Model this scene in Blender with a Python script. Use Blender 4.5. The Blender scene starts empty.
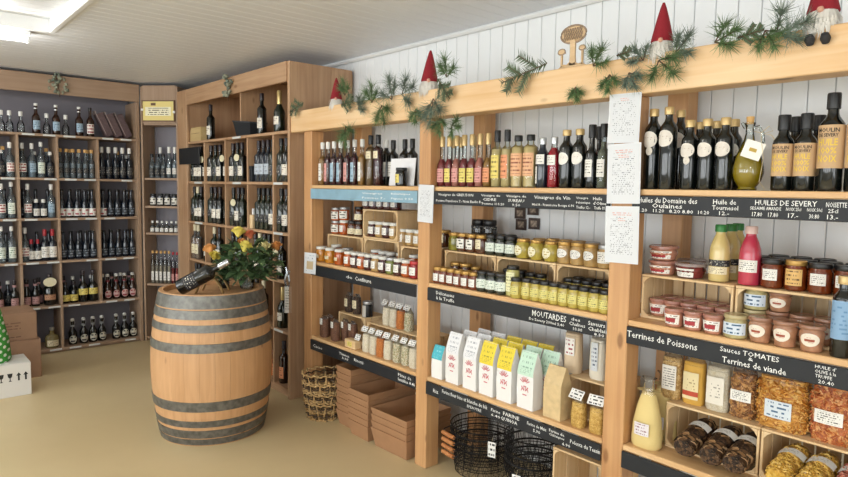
import bpy, bmesh, math, random
from mathutils import Vector, Matrix, noise
random.seed(7)
PI = math.pi
SC = bpy.context.scene
COL = SC.collection

# ------------------------------------------------------------------ camera
FPX, AZ, PITCH, ROLL, EYE = 626.5, math.radians(41.29), math.radians(-4.587), math.radians(.913), 1.6
_f = Vector((math.sin(AZ)*math.cos(PITCH), math.cos(AZ)*math.cos(PITCH), math.sin(PITCH)))
_r0 = Vector((math.cos(AZ), -math.sin(AZ), 0)); _u0 = _r0.cross(_f)
_r = _r0*math.cos(ROLL) + _u0*math.sin(ROLL)
_u = -_r0*math.sin(ROLL) + _u0*math.cos(ROLL)
cam = bpy.data.cameras.new('camera'); cam.sensor_width = 36; cam.lens = FPX*36/848; cam.clip_start = .05
co = bpy.data.objects.new('camera', cam); COL.objects.link(co); SC.camera = co
co.matrix_world = Matrix(((_r.x, _u.x, -_f.x, 0), (_r.y, _u.y, -_f.y, 0), (_r.z, _u.z, -_f.z, EYE), (0, 0, 0, 1)))

# ------------------------------------------------------------------ light
W = bpy.data.worlds.new('daylight'); SC.world = W; W.use_nodes = True
W.node_tree.nodes['Background'].inputs[0].default_value = (.93, .965, 1, 1)
W.node_tree.nodes['Background'].inputs[1].default_value = .8
SC.view_settings.view_transform = 'Standard'; SC.view_settings.look = 'None'
SC.view_settings.gamma = 1; SC.view_settings.use_curve_mapping = False
SC.view_settings.exposure = -.25
LAMP_POWER = 20
WINDOWS = []      # daylight through the shop windows behind and to the left of the camera
for wx, wy, ang in ((-3.93, 5.2, 0), (-3.93, 3.1, 0), (-3.93, 1.0, 0), (-3.93, -1.1, 0), (-2.6, -3.43, 1), (-.5, -3.43, 1)):
    la = bpy.data.lights.new('window_daylight', 'AREA'); la.shape = 'RECTANGLE'; la.size = 1.5; la.size_y = 1.6; la.energy = 62 if ang == 0 else 38; la.color = (.93, .97, 1)
    lo = bpy.data.objects.new('window_daylight', la); COL.objects.link(lo); lo.location = (wx, wy, 1.45)
    lo.rotation_euler = (math.radians(90), 0, math.radians(-90 if ang == 0 else 0))
    WINDOWS.append((wx, wy, ang))

# ------------------------------------------------------------------ pixel -> place helpers
def px_y(px, X, z):           # Y of the point on the plane X, height z that shows in image column px
    k = (px-424)/FPX
    a = _r - _f*k
    return -(a.x*X + a.z*(z-EYE))/a.y
def px_x(px, Y, z):
    k = (px-424)/FPX
    a = _r - _f*k
    return -(a.y*Y + a.z*(z-EYE))/a.x

# ------------------------------------------------------------------ materials
def lin(h):
    h = h.lstrip('#'); out = []
    for i in (0, 2, 4):
        c = int(h[i:i+2], 16)/255
        out.append(c/12.92 if c <= .04045 else ((c+.055)/1.055)**2.4)
    return (*out, 1)
MATS = {}
def newmat(name):
    m = bpy.data.materials.new(name); m.use_nodes = True
    return m, m.node_tree.nodes, m.node_tree.links, m.node_tree.nodes['Principled BSDF']
def mat(name, col, rough=.5, metal=0, alpha=1, spec=.5, bump=0, bscale=60, var=0, coat=0):
    if name in MATS: return MATS[name]
    m, N, L, b = newmat(name)
    b.inputs['Base Color'].default_value = lin(col); b.inputs['Roughness'].default_value = rough
    b.inputs['Metallic'].default_value = metal; b.inputs['Alpha'].default_value = alpha
    b.inputs['Specular IOR Level'].default_value = spec; b.inputs['Coat Weight'].default_value = coat
    if bump or var:
        tc = N.new('ShaderNodeTexCoord'); n = N.new('ShaderNodeTexNoise'); n.inputs['Scale'].default_value = bscale
        L.new(tc.outputs['Object'], n.inputs['Vector'])
        if bump:
            bp = N.new('ShaderNodeBump'); bp.inputs['Strength'].default_value = bump; bp.inputs['Distance'].default_value = .004
            L.new(n.outputs[0], bp.inputs['Height']); L.new(bp.outputs[0], b.inputs['Normal'])
        if var:
            hs = N.new('ShaderNodeHueSaturation'); hs.inputs['Color'].default_value = lin(col)
            mr = N.new('ShaderNodeMapRange'); mr.inputs[1].default_value = .3; mr.inputs[2].default_value = .7
            mr.inputs[3].default_value = 1-var; mr.inputs[4].default_value = 1+var
            L.new(n.outputs[0], mr.inputs[0]); L.new(mr.outputs[0], hs.inputs['Value']); L.new(hs.outputs[0], b.inputs['Base Color'])
    MATS[name] = m; return m
def wood(name, c1, c2, axis, rough=.5, board=.0, knots=True):
    """pine: grain runs along axis (0,1,2)"""
    key = name+'_'+'xyz'[axis]
    if key in MATS: return MATS[key]
    m, N, L, b = newmat(key)
    tc = N.new('ShaderNodeTexCoord'); oi = N.new('ShaderNodeObjectInfo')
    off = N.new('ShaderNodeVectorMath'); off.operation = 'SCALE'; off.inputs[0].default_value = (7, 11, 5)
    L.new(oi.outputs['Random'], off.inputs['Scale'])
    ad = N.new('ShaderNodeVectorMath'); L.new(tc.outputs['Object'], ad.inputs[0]); L.new(off.outputs[0], ad.inputs[1])
    mp = N.new('ShaderNodeMapping'); s = [38, 38, 38]; s[axis] = 1.6; mp.inputs['Scale'].default_value = s
    L.new(ad.outputs[0], mp.inputs[0])
    n = N.new('ShaderNodeTexNoise'); n.inputs['Scale'].default_value = 1; n.inputs['Detail'].default_value = 4; n.inputs['Distortion'].default_value = .6
    L.new(mp.outputs[0], n.inputs['Vector'])
    n2 = N.new('ShaderNodeTexNoise'); n2.inputs['Scale'].default_value = 2.2; L.new(ad.outputs[0], n2.inputs['Vector'])
    ramp = N.new('ShaderNodeValToRGB'); ramp.color_ramp.elements[0].position = .33; ramp.color_ramp.elements[1].position = .68
    ramp.color_ramp.elements[0].color = lin(c2); ramp.color_ramp.elements[1].color = lin(c1)
    mx = N.new('ShaderNodeMath'); mx.operation = 'MULTIPLY_ADD'; mx.inputs[1].default_value = .5; L.new(n2.outputs[0], mx.inputs[0])
    m2 = N.new('ShaderNodeMath'); m2.operation = 'MULTIPLY'; m2.inputs[1].default_value = .55; L.new(n.outputs[0], m2.inputs[0]); L.new(m2.outputs[0], mx.inputs[2])
    L.new(mx.outputs[0], ramp.inputs[0])
    last = ramp.outputs[0]
    if knots:
        mk = N.new('ShaderNodeMapping'); s = [7.5, 7.5, 7.5]; s[axis] = 3.2; mk.inputs['Scale'].default_value = s; L.new(ad.outputs[0], mk.inputs[0])
        v = N.new('ShaderNodeTexVoronoi'); v.inputs['Scale'].default_value = 1; L.new(mk.outputs[0], v.inputs['Vector'])
        kr = N.new('ShaderNodeMapRange'); kr.inputs[1].default_value = .07; kr.inputs[2].default_value = .13; kr.inputs[3].default_value = .65; kr.inputs[4].default_value = 0
        L.new(v.outputs['Distance'], kr.inputs[0])
        km = N.new('ShaderNodeMix'); km.data_type = 'RGBA'; km.inputs['B'].default_value = lin('6b3f1e')
        L.new(kr.outputs[0], km.inputs['Factor']); L.new(last, km.inputs['A']); last = km.outputs['Result']
    L.new(last, b.inputs['Base Color']); b.inputs['Roughness'].default_value = rough
    bp = N.new('ShaderNodeBump'); bp.inputs['Strength'].default_value = .12; bp.inputs['Distance'].default_value = .002
    L.new(n.outputs[0], bp.inputs['Height']); L.new(bp.outputs[0], b.inputs['Normal'])
    MATS[key] = m; return m
def speck(name, cols, scale, rough=.5, bump=.6, stretch=(1, 1, 1), coat=0):
    """granular contents: voronoi cells in several colours"""
    if name in MATS: return MATS[name]
    m, N, L, b = newmat(name)
    tc = N.new('ShaderNodeTexCoord'); mp = N.new('ShaderNodeMapping'); mp.inputs['Scale'].default_value = stretch
    L.new(tc.outputs['Object'], mp.inputs[0])
    dn = N.new('ShaderNodeTexNoise'); dn.inputs['Scale'].default_value = scale*.5; L.new(mp.outputs[0], dn.inputs['Vector'])
    mixv = N.new('ShaderNodeMix'); mixv.data_type = 'VECTOR'; mixv.inputs['Factor'].default_value = .03
    L.new(mp.outputs[0], mixv.inputs['A']); L.new(dn.outputs['Color'], mixv.inputs['B'])
    v = N.new('ShaderNodeTexVoronoi'); v.inputs['Scale'].default_value = scale; L.new(mixv.outputs['Result'], v.inputs['Vector'])
    sp = N.new('ShaderNodeSeparateColor'); L.new(v.outputs['Color'], sp.inputs[0])
    r = N.new('ShaderNodeValToRGB'); r.color_ramp.interpolation = 'CONSTANT'
    e = r.color_ramp.elements
    while len(e) < len(cols): e.new(.5)
    for i, c in enumerate(cols): e[i].position = i/len(cols); e[i].color = lin(c)
    L.new(sp.outputs[0], r.inputs[0]); L.new(r.outputs[0], b.inputs['Base Color'])
    b.inputs['Roughness'].default_value = rough; b.inputs['Coat Weight'].default_value = coat; b.inputs['Coat Roughness'].default_value = .12
    bp = N.new('ShaderNodeBump'); bp.invert = True; bp.inputs['Strength'].default_value = bump; bp.inputs['Distance'].default_value = .006
    L.new(v.outputs['Distance'], bp.inputs['Height']); L.new(bp.outputs[0], b.inputs['Normal'])
    MATS[name] = m; return m
def printed(name, base, ink='333333', rows=6, dens=.5, rough=.55, words=18, head=None, margin=.1):
    """paper with rows of tiny print (u,v from the label's own UVs)"""
    if name in MATS: return MATS[name]
    m, N, L, b = newmat(name)
    uv = N.new('ShaderNodeUVMap'); uv.uv_map = 'UVMap'; s = N.new('ShaderNodeSeparateXYZ'); L.new(uv.outputs[0], s.inputs[0])
    def M(op, a, c=None):
        n = N.new('ShaderNodeMath'); n.operation = op
        for i, x in enumerate((a, c)):
            if x is None: continue
            if isinstance(x, (int, float)): n.inputs[i].default_value = x
            else: L.new(x, n.inputs[i])
        return n.outputs[0]
    vr = M('MULTIPLY', s.outputs[1], rows)
    line = M('MULTIPLY', M('GREATER_THAN', M('FRACT', vr), .3), M('LESS_THAN', M('FRACT', vr), .72))
    cv = N.new('ShaderNodeCombineXYZ'); L.new(M('MULTIPLY', s.outputs[0], words), cv.inputs[0]); L.new(M('MULTIPLY', M('FLOOR', vr), 7.3), cv.inputs[1])
    no = N.new('ShaderNodeTexNoise'); no.inputs['Scale'].default_value = 1; no.inputs['Detail'].default_value = 1; L.new(cv.outputs[0], no.inputs['Vector'])
    k = M('MULTIPLY', line, M('GREATER_THAN', no.outputs[0], 1-dens))
    oi = N.new('ShaderNodeObjectInfo')
    for ch in (0, 1):
        k = M('MULTIPLY', k, M('MULTIPLY', M('GREATER_THAN', s.outputs[ch], margin), M('LESS_THAN', s.outputs[ch], 1-margin)))
    mx = N.new('ShaderNodeMix'); mx.data_type = 'RGBA'; mx.inputs['A'].default_value = lin(base); mx.inputs['B'].default_value = lin(ink)
    L.new(k, mx.inputs['Factor']); last = mx.outputs['Result']
    if head:
        h = N.new('ShaderNodeMix'); h.data_type = 'RGBA'; h.inputs['B'].default_value = lin(head[0])
        hk = M('MULTIPLY', M('GREATER_THAN', s.outputs[1], head[1]), M('LESS_THAN', s.outputs[1], head[2]))
        if len(head) > 3: hk = M('MULTIPLY', hk, M('MULTIPLY', M('GREATER_THAN', s.outputs[0], head[3]), M('LESS_THAN', s.outputs[0], head[4])))
        L.new(hk, h.inputs['Factor']); L.new(last, h.inputs['A']); last = h.outputs['Result']
    L.new(last, b.inputs['Base Color']); b.inputs['Roughness'].default_value = rough
    MATS[name] = m; return m

def glassm(name, tint, body=0.0, bodyc='ffffff', rough=.02):
    """thin clear glass: tinted see-through with a mirror coat"""
    if name in MATS: return MATS[name]
    m, N, L, b = newmat(name); N.remove(b); out = N['Material Output']
    t = N.new('ShaderNodeBsdfTransparent'); t.inputs[0].default_value = lin(tint)
    g = N.new('ShaderNodeBsdfGlossy'); g.inputs['Roughness'].default_value = rough; g.inputs['Color'].default_value = (1, 1, 1, 1)
    fr = N.new('ShaderNodeFresnel'); fr.inputs[0].default_value = 1.5
    d = N.new('ShaderNodeBsdfDiffuse'); d.inputs[0].default_value = lin(bodyc)
    m1 = N.new('ShaderNodeMixShader'); m1.inputs[0].default_value = body; L.new(t.outputs[0], m1.inputs[1]); L.new(d.outputs[0], m1.inputs[2])
    m2 = N.new('ShaderNodeMixShader'); L.new(fr.outputs[0], m2.inputs[0]); L.new(m1.outputs[0], m2.inputs[1]); L.new(g.outputs[0], m2.inputs[2])
    L.new(m2.outputs[0], out.inputs['Surface']); MATS[name] = m; return m
def bits(name, cols, rough=.45, coat=.2):
    """loose pieces, each in one of several colours"""
    if name in MATS: return MATS[name]
    m, N, L, b = newmat(name); ge = N.new('ShaderNodeNewGeometry'); r = N.new('ShaderNodeValToRGB'); r.color_ramp.interpolation = 'CONSTANT'; e = r.color_ramp.elements
    while len(e) < len(cols): e.new(.5)
    for i, c in enumerate(cols): e[i].position = i/len(cols); e[i].color = lin(c)
    L.new(ge.outputs['Random Per Island'], r.inputs[0]); L.new(r.outputs[0], b.inputs['Base Color']); b.inputs['Roughness'].default_value = rough; b.inputs['Coat Weight'].default_value = coat
    MATS[name] = m; return m

PINE = lambda a: wood('pine', 'e2bd8c', 'cb9a64', a, .45)
POST = lambda a: wood('post_pine', 'd2a472', 'b58254', a, .45)
BEAM = lambda a: wood('beam_pine', 'ebcca2', 'dab07c', a, .5)
CRATE = lambda a: wood('crate_wood', 'e8cda2', 'd3ae7c', a, .6, knots=False)
OAKC = lambda a: wood('cabinet_wood', 'bf9c7a', 'a27c5c', a, .5)
DARKC = lambda a: wood('cabinet_wood_hazed', 'a98f78', '92775f', a, .55)  # haze over the far cabinets is mixed into this greyed wood colour

# ------------------------------------------------------------------ mesh helpers
MESH = {}
def mesh_from(key, verts, faces, smooth=False, ang=35, uvs=None):
    me = bpy.data.meshes.new(key); me.from_pydata(verts, [], faces); me.update()
    if uvs:
        ul = me.uv_layers.new(name='UVMap')
        for p in me.polygons:
            for li in p.loop_indices: ul.data[li].uv = uvs[me.loops[li].vertex_index]
    if smooth:
        me.polygons.foreach_set('use_smooth', [True]*len(me.polygons))
        me.set_sharp_from_angle(angle=math.radians(ang))
    return me
def cached(key, fn):
    if key not in MESH: MESH[key] = fn()
    return MESH[key]
def box_mesh(sx, sy, sz, bev=.002):
    key = 'box_%.4f_%.4f_%.4f_%.4f' % (sx, sy, sz, bev)
    def fn():
        bm = bmesh.new(); bmesh.ops.create_cube(bm, size=1)
        for v in bm.verts: v.co = Vector((v.co.x*sx, v.co.y*sy, v.co.z*sz))
        if bev: bmesh.ops.bevel(bm, geom=bm.edges[:], offset=min(bev, .4*min(sx, sy, sz)), segments=1, affect='EDGES')
        me = bpy.data.meshes.new(key); bm.to_mesh(me); bm.free(); return me
    return cached(key, fn)
def lathe(key, prof, n=18, ang=35):
    def fn():
        V, F = [], []; rings = []
        for r, z in prof:
            if r < 1e-5: rings.append([len(V)]); V.append((0, 0, z))
            else:
                rings.append(list(range(len(V), len(V)+n)))
                V.extend((r*math.sin(2*PI*i/n), -r*math.cos(2*PI*i/n), z) for i in range(n))
        for a, b in zip(rings, rings[1:]):
            for i in range(n):
                j = (i+1) % n
                if len(a) == 1 and len(b) == 1: continue
                if len(a) == 1: F.append((a[0], b[j], b[i]))
                elif len(b) == 1: F.append((a[i], a[j], b[0]))
                else: F.append((a[i], a[j], b[j], b[i]))
        return mesh_from(key, V, F, True, ang)
    return cached(key, fn)
def arc_label(key, R, z0, z1, deg, oval=False, n=10, r2=None, off=0):
    """curved label on a cylinder/cone, centred on local -Y"""
    r2 = R if r2 is None else r2
    def fn():
        V, F, U = [], [], []
        A = math.radians(deg)/2; o = math.radians(off)
        if oval:
            V.append(((R+r2)/2*math.sin(o), -(R+r2)/2*math.cos(o), (z0+z1)/2)); U.append((.5, .5))
            for q in (.5, 1):
                for i in range(20):
                    t = 2*PI*i/20; a = A*q*math.cos(t)+o
                    rq = R+(r2-R)*(.5+.5*q*math.sin(t)); V.append((rq*math.sin(a), -rq*math.cos(a), (z0+z1)/2+(z1-z0)/2*q*math.sin(t)))
                    U.append((.5+.5*q*math.cos(t), .5+.5*q*math.sin(t)))
            for i in range(20):
                j = (i+1) % 20
                F.append((0, 1+i, 1+j)); F.append((1+i, 21+i, 21+j, 1+j))
        else:
            for i in range(n+1):
                a = -A+2*A*i/n+o
                V.append((R*math.sin(a), -R*math.cos(a), z0)); U.append((i/n, 0))
                V.append((r2*math.sin(a), -r2*math.cos(a), z1)); U.append((i/n, 1))
            for i in range(n): F.append((2*i, 2*i+2, 2*i+3, 2*i+1))
        return mesh_from(key, V, F, True, 60, U)
    return cached(key, fn)
def quad_label(key, w, h, bend=0, seg=6):
    """flat sheet in local XZ, normal -Y, centred"""
    def fn():
        V, F, U = [], [], []
        for i in range(seg+1):
            t = i/seg
            y = -bend*math.sin(t*PI)
            V += [((t-.5)*w, y, -h/2), ((t-.5)*w, y, h/2)]; U += [(t, 0), (t, 1)]
        for i in range(seg): F.append((2*i, 2*i+2, 2*i+3, 2*i+1))
        return mesh_from(key, V, F, True, 60, U)
    return cached(key, fn)
def tube_data(pts, r, n=5, closed=False, V=None, F=None):
    V = [] if V is None else V; F = [] if F is None else F
    pts = [Vector(p) for p in pts]; m = len(pts); base = len(V)
    ref = Vector((0, 0, 1))
    for i, p in enumerate(pts):
        t = (pts[(i+1) % m]-pts[i-1]) if closed else (pts[min(i+1, m-1)]-pts[max(i-1, 0)])
        t.normalize()
        a = t.cross(ref)
        if a.length < .1: a = t.cross(Vector((1, 0, 0)))
        a.normalize(); b = t.cross(a)
        rr = r[i] if isinstance(r, (list, tuple)) else r
        for k in range(n):
            th = 2*PI*k/n; V.append(p+a*rr*math.cos(th)+b*rr*math.sin(th))
    for i in range(m if closed else m-1):
        for k in range(n):
            a0 = base+i*n; b0 = base+((i+1) % m)*n
            F.append((a0+k, a0+(k+1) % n, b0+(k+1) % n, b0+k))
    if not closed:
        F.append(tuple(base+k for k in range(n))[::-1]); F.append(tuple(base+(m-1)*n+k for k in range(n)))
    return V, F
def tubes(key, lst, n=5):
    def fn():
        V, F = [], []
        for it in lst: tube_data(it[0], it[1], n, it[2] if len(it) > 2 else False, V, F)
        return mesh_from(key, V, F, True, 50)
    return cached(key, fn)
def text_raw(s, bold=0):
    key = 'text_'+s+str(bold)
    def fn():
        cu = bpy.data.curves.new('lettering', 'FONT'); cu.body = s; cu.resolution_u = 1; cu.size = 1; cu.offset = bold
        ob = bpy.data.objects.new('lettering', cu); me = bpy.data.meshes.new_from_object(ob)
        vs = [tuple(v.co) for v in me.vertices]; fs = [tuple(p.vertices) for p in me.polygons]
        bpy.data.objects.remove(ob); bpy.data.meshes.remove(me); bpy.data.curves.remove(cu)
        return vs, fs
    return cached(key, fn)
def text_mesh(s, w, h, mode='Y', R=None, slant=0, bold=0.004):
    """lettering fitted to w x h, centred. mode 'X': faces -X (reads towards -Y); 'Y': faces -Y; 'C': bent on a cylinder of radius R"""
    key = 'txt_%s_%.4f_%.4f_%s_%s' % (s, w, h, mode, R)
    def fn():
        vs, fs = text_raw(s, bold)
        x0 = min(v[0] for v in vs); x1 = max(v[0] for v in vs); y0 = min(v[1] for v in vs); y1 = max(v[1] for v in vs)
        V = []
        for v in vs:
            x = ((v[0]-x0)/(x1-x0)-.5)*w; y = ((v[1]-y0)/(y1-y0)-.5)*h + slant*x
            if mode == 'X': V.append((0, -x, y))
            elif mode == 'Y': V.append((x, 0, y))
            else: V.append((R*math.sin(x/R), -R*math.cos(x/R), y))
        return mesh_from(key, V, fs)
    return cached(key, fn)

# ------------------------------------------------------------------ object helpers
def obj(name, me, m=None, parent=None, loc=(0, 0, 0), rot=(0, 0, 0), scale=None):
    o = bpy.data.objects.new(name, me); COL.objects.link(o)
    if m is not None:
        if not me.materials: me.materials.append(m)
        if me.materials[0] != m:
            o.material_slots[0].link = 'OBJECT'; o.material_slots[0].material = m
    o.parent = parent; o.location = loc; o.rotation_euler = rot
    if scale: o.scale = scale
    if name in ('pieces', 'needles', 'beard', 'light_weave', 'dark_weave', 'wire_mesh', 'stems'): o['kind'] = 'stuff'
    return o
SEEN = {}
def tag(o, label, cat, group=None):
    n = len(label.split())
    if not 4 <= n <= 16: print('LABEL LENGTH', n, label)
    if label in SEEN: print('DUPLICATE LABEL', label)
    SEEN[label] = 1
    o['label'] = label; o['category'] = cat
    if group: o['group'] = group
    return o
def thing(name, label, cat, loc=(0, 0, 0), rz=0, group=None, rot=None):
    o = bpy.data.objects.new(name, None); o.empty_display_size = .05; COL.objects.link(o)
    o.location = loc; o.rotation_euler = rot or (0, 0, rz)
    return tag(o, label, cat, group)
def struct(o): o['kind'] = 'structure'; return o
def wbox(root, name, x0, x1, y0, y1, z0, z1, m, bev=.002, rot=(0, 0, 0)):
    """box from world extents under an unrotated root"""
    l = root.location if root else Vector((0, 0, 0))
    return obj(name, box_mesh(abs(x1-x0), abs(y1-y0), abs(z1-z0), bev), m, root,
               ((x0+x1)/2-l[0], (y0+y1)/2-l[1], (z0+z1)/2-l[2]), rot)
ORD = ['first', 'second', 'third', 'fourth', 'fifth', 'sixth', 'seventh', 'eighth', 'ninth', 'tenth', 'eleventh', 'twelfth', 'thirteenth', 'fourteenth', 'fifteenth', 'sixteenth', 'seventeenth', 'eighteenth', 'nineteenth', 'twentieth']

# ================================================================== THE SETTING
XR, XW, YB = 2.307, 2.285, 6.62          # fronts of the pine rack, the wine cabinet and the back cabinet
WALLX, WALLY, CEIL = 2.87, 7.0, 2.6
def floor_mat():
    m, N, L, b = newmat('resin_floor')
    tc = N.new('ShaderNodeTexCoord'); n = N.new('ShaderNodeTexNoise'); n.inputs['Scale'].default_value = 1.3; n.inputs['Detail'].default_value = 5
    L.new(tc.outputs['Object'], n.inputs['Vector'])
    r = N.new('ShaderNodeValToRGB'); r.color_ramp.elements[0].position = .35; r.color_ramp.elements[1].position = .7
    r.color_ramp.elements[0].color = lin('ccb78c'); r.color_ramp.elements[1].color = lin('d6c298')
    L.new(n.outputs[0], r.inputs[0]); L.new(r.outputs[0], b.inputs['Base Color'])
    n2 = N.new('ShaderNodeTexNoise'); n2.inputs['Scale'].default_value = 90; L.new(tc.outputs['Object'], n2.inputs['Vector'])
    bp = N.new('ShaderNodeBump'); bp.inputs['Strength'].default_value = .06; bp.inputs['Distance'].default_value = .002
    L.new(n2.outputs[0], bp.inputs['Height']); L.new(bp.outputs[0], b.inputs['Normal'])
    b.inputs['Roughness'].default_value = .38; b.inputs['Specular IOR Level'].default_value = .45
    return m
struct(obj('floor', box_mesh(7.5, 11.2, .1, 0), floor_mat(), None, (-.8, 1.55, -.05)))
WHITE = mat('wall_panel_white', 'f1f4f5', .45, spec=.4)
WHITEG = mat('wall_joint_grey', 'dfe2e4', .6)
CEILM = mat('ceiling_panel_white', 'ebeef2', .42, spec=.4)
# right wall: backing and upright cladding strips
wr = struct(obj('wall_right', box_mesh(.06, 11, CEIL+.1, 0), WHITEG, None, (WALLX+.042, 1.5, (CEIL+.1)/2)))
PITCHW = .098
for i in range(76):
    y = -.5+i*PITCHW
    obj('cladding_strip', box_mesh(.012, PITCHW-.003, CEIL, .003), WHITE, wr, (-.036, y-1.5, CEIL/2-(CEIL+.1)/2))
wb = struct(obj('wall_back', box_mesh(7.0, .06, CEIL+.1, 0), WHITE, None, (-.55, WALLY+.03, (CEIL+.1)/2)))
struct(obj('wall_left', box_mesh(.06, 11, CEIL+.1, 0), WHITE, None, (-4.03, 1.8, (CEIL+.1)/2)))
struct(obj('wall_front', box_mesh(7.0, .06, CEIL+.1, 0), WHITE, None, (-.55, -3.53, (CEIL+.1)/2)))
for i, (wx, wy, ang) in enumerate(WINDOWS):
    w = struct(obj('window_%d' % (i+1), box_mesh(1.56 if ang else .012, .012 if ang else 1.56, 1.66, 0), mat('window_pane', 'dfe6ea', .1), None, (wx-(0 if ang else .045), wy-(.045 if ang else 0), 1.45)))
    for s in (-1, 0, 1): obj('window_frame', box_mesh(.05, .05, 1.7, .004), WHITE, w, ((s*.78, .03, 0) if ang else (.03, s*.78, 0)))
    for s in (-1, 1): obj('window_frame', box_mesh(1.6 if ang else .05, .05 if ang else 1.6, .05, .004), WHITE, w, ((0, .03, s*.83) if ang else (.03, 0, s*.83)))
# ceiling: strips run across the room, a raised bay at the left
RX, RY, RH = .93, 4.86, .065
ce = struct(obj('ceiling', box_mesh(7.4, 11.2, .04, 0), CEILM, None, (-.8, 1.55, CEIL+.012+RH+.03)))
for i in range(112):
    y = -4+i*.1+.05
    x0 = RX if y < RY else -4.5
    s = (WALLX-.0-x0)
    obj('ceiling_strip', box_mesh(s, .096, .012, .003), CEILM, ce, ((x0+WALLX)/2+.8, y-1.55, -.012-RH-.03+.006))
    if y < RY:
        obj('ceiling_strip', box_mesh(RX+4.5, .096, .012, .003), CEILM, ce, ((RX-4.5)/2+.8, y-1.55, -.03+.004))
tr = mat('ceiling_trim_white', 'eef0f0', .4)
struct(obj('trim_1', box_mesh(.03, RY+4+.03, RH+.03, .003), tr, None, (RX+.005, (RY-4)/2, CEIL+RH/2+.005)))
struct(obj('trim_2', box_mesh(RX+4.5, .03, RH+.03, .003), tr, None, ((RX-4.5)/2, RY+.005, CEIL+RH/2+.005)))
# cove between right wall and ceiling
struct(obj('trim_3', box_mesh(.03, 10.4, .03, .012), mat('cove_white', 'eceeee', .5), None, (WALLX-.02, 1.7, CEIL-.0145)))
# the raised bay is closed above
# tube lamps on the ceiling
TUBE, NB = None, 0
def tube_mat():
    m, N, L, b = newmat('lamp_tube'); b.inputs['Emission Color'].default_value = (1, .98, .95, 1); b.inputs['Emission Strength'].default_value = 6
    b.inputs['Base Color'].default_value = (1, 1, 1, 1); return m
TUBE = tube_mat()
def batten(x, y, z, length, label, power):
    t = thing('tube_lamp', label, 'lamp', (x, y, z), 0, 'ceiling tube lamps')
    obj('lamp_housing', box_mesh(length, .09, .035, .006), tr, t, (0, 0, -.0175))
    obj('lamp_tube', lathe('tube_%.2f' % length, [(0, -length/2+.03), (.016, -length/2+.03), (.016, length/2-.03), (0, length/2-.03)], 12), TUBE, t, (0, 0, -.056), (0, PI/2, 0))
    for s in (-1, 1): obj('tube_holder', box_mesh(.02, .04, .05, .004), tr, t, (s*(length/2-.015), 0, -.052))
    for q in (-.36, 0, .36):
        la = bpy.data.lights.new('tube_light', 'POINT'); la.shadow_soft_size = .05; la.energy = power/3; la.color = (1, .98, .95)
        lo = bpy.data.objects.new('tube_light', la); COL.objects.link(lo); lo.parent = t; lo.location = (q*length, 0, -.14)
batten(.18, 4.97, CEIL, 1.3, 'glowing white tube lamp at the edge of the raised ceiling', LAMP_POWER)
for i, (x, y) in enumerate(((-.3, 2.6), (-.9, .6), (-.9, -1.6))):  # unseen extra lamps, added to brighten the ceiling and right wall
    batten(x, y, CEIL+RH+.02, 1.5, ('added unseen tube lamp on the raised ceiling before the barrel', 'added unseen tube lamp on the raised ceiling near the camera', 'added unseen tube lamp on the raised ceiling behind the camera')[i], LAMP_POWER)

# ================================================================== PINE RACK
rack = thing('shelving_rack', 'long pine shelving rack with three bays and black price boards', 'shelf', (XR, 2.0, 0))
PY = [(3.83, 3.93), (2.585, 2.68), (1.352, 1.45), (.12, .215)]
for a, b in PY:
    wbox(rack, 'post', XR, XR+.1, a, b, 0, 1.985, POST(2), .004)
    wbox(rack, 'rear_post', 2.735, 2.83, a, b, 0, 2.16, POST(2), .004)
    for z in (1.55, 1.015, .48):
        wbox(rack, 'shelf_bearer', XR+.101, 2.734, a+.025, b-.025, z-.03, z+.035, POST(0), .003)
wbox(rack, 'top_beam', XR-.012, XR+.1, .0, 4.098, 1.986, 2.135, BEAM(1), .004)
BAYS = [(2.681, 3.829), (1.451, 2.584), (.216, 1.351)]
SH = [1.61, 1.075, .54]
chalk = mat('chalk_white', 'f2f2ee', .8)
slate = mat('slate_black', '23262a', .5, spec=.35)
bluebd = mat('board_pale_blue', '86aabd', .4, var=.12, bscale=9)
BOARDS = {}
for bi, (a, b) in enumerate(BAYS):
    for si, z in enumerate(SH):
        z = z + (.008 if (bi == 2 and si == 2) else 0)
        wbox(rack, 'shelf_board', XR+.002, 2.732, a, b, z-.024, z, PINE(1), .003)
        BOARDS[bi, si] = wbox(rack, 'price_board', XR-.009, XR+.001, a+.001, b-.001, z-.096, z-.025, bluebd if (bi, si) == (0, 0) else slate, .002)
def chalk_text(bi, si, px0, px1, v, h, s, slant=0):
    """one line of chalk writing between two image columns; v: 0..1 up the board"""
    bd = BOARDS[bi, si]
    z0 = SH[si]-.096
    z = z0+.07*v; X = XR-.0105
    y0, y1 = px_y(px0, X, z), px_y(px1, X, z)
    wy = bd.location.y+rack.location.y
    obj('lettering', text_mesh(s, y0-y1, h, 'X', None, slant), chalk, bd, (-.0056, (y0+y1)/2-wy, z-(z0+.035)))
T = chalk_text
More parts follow.
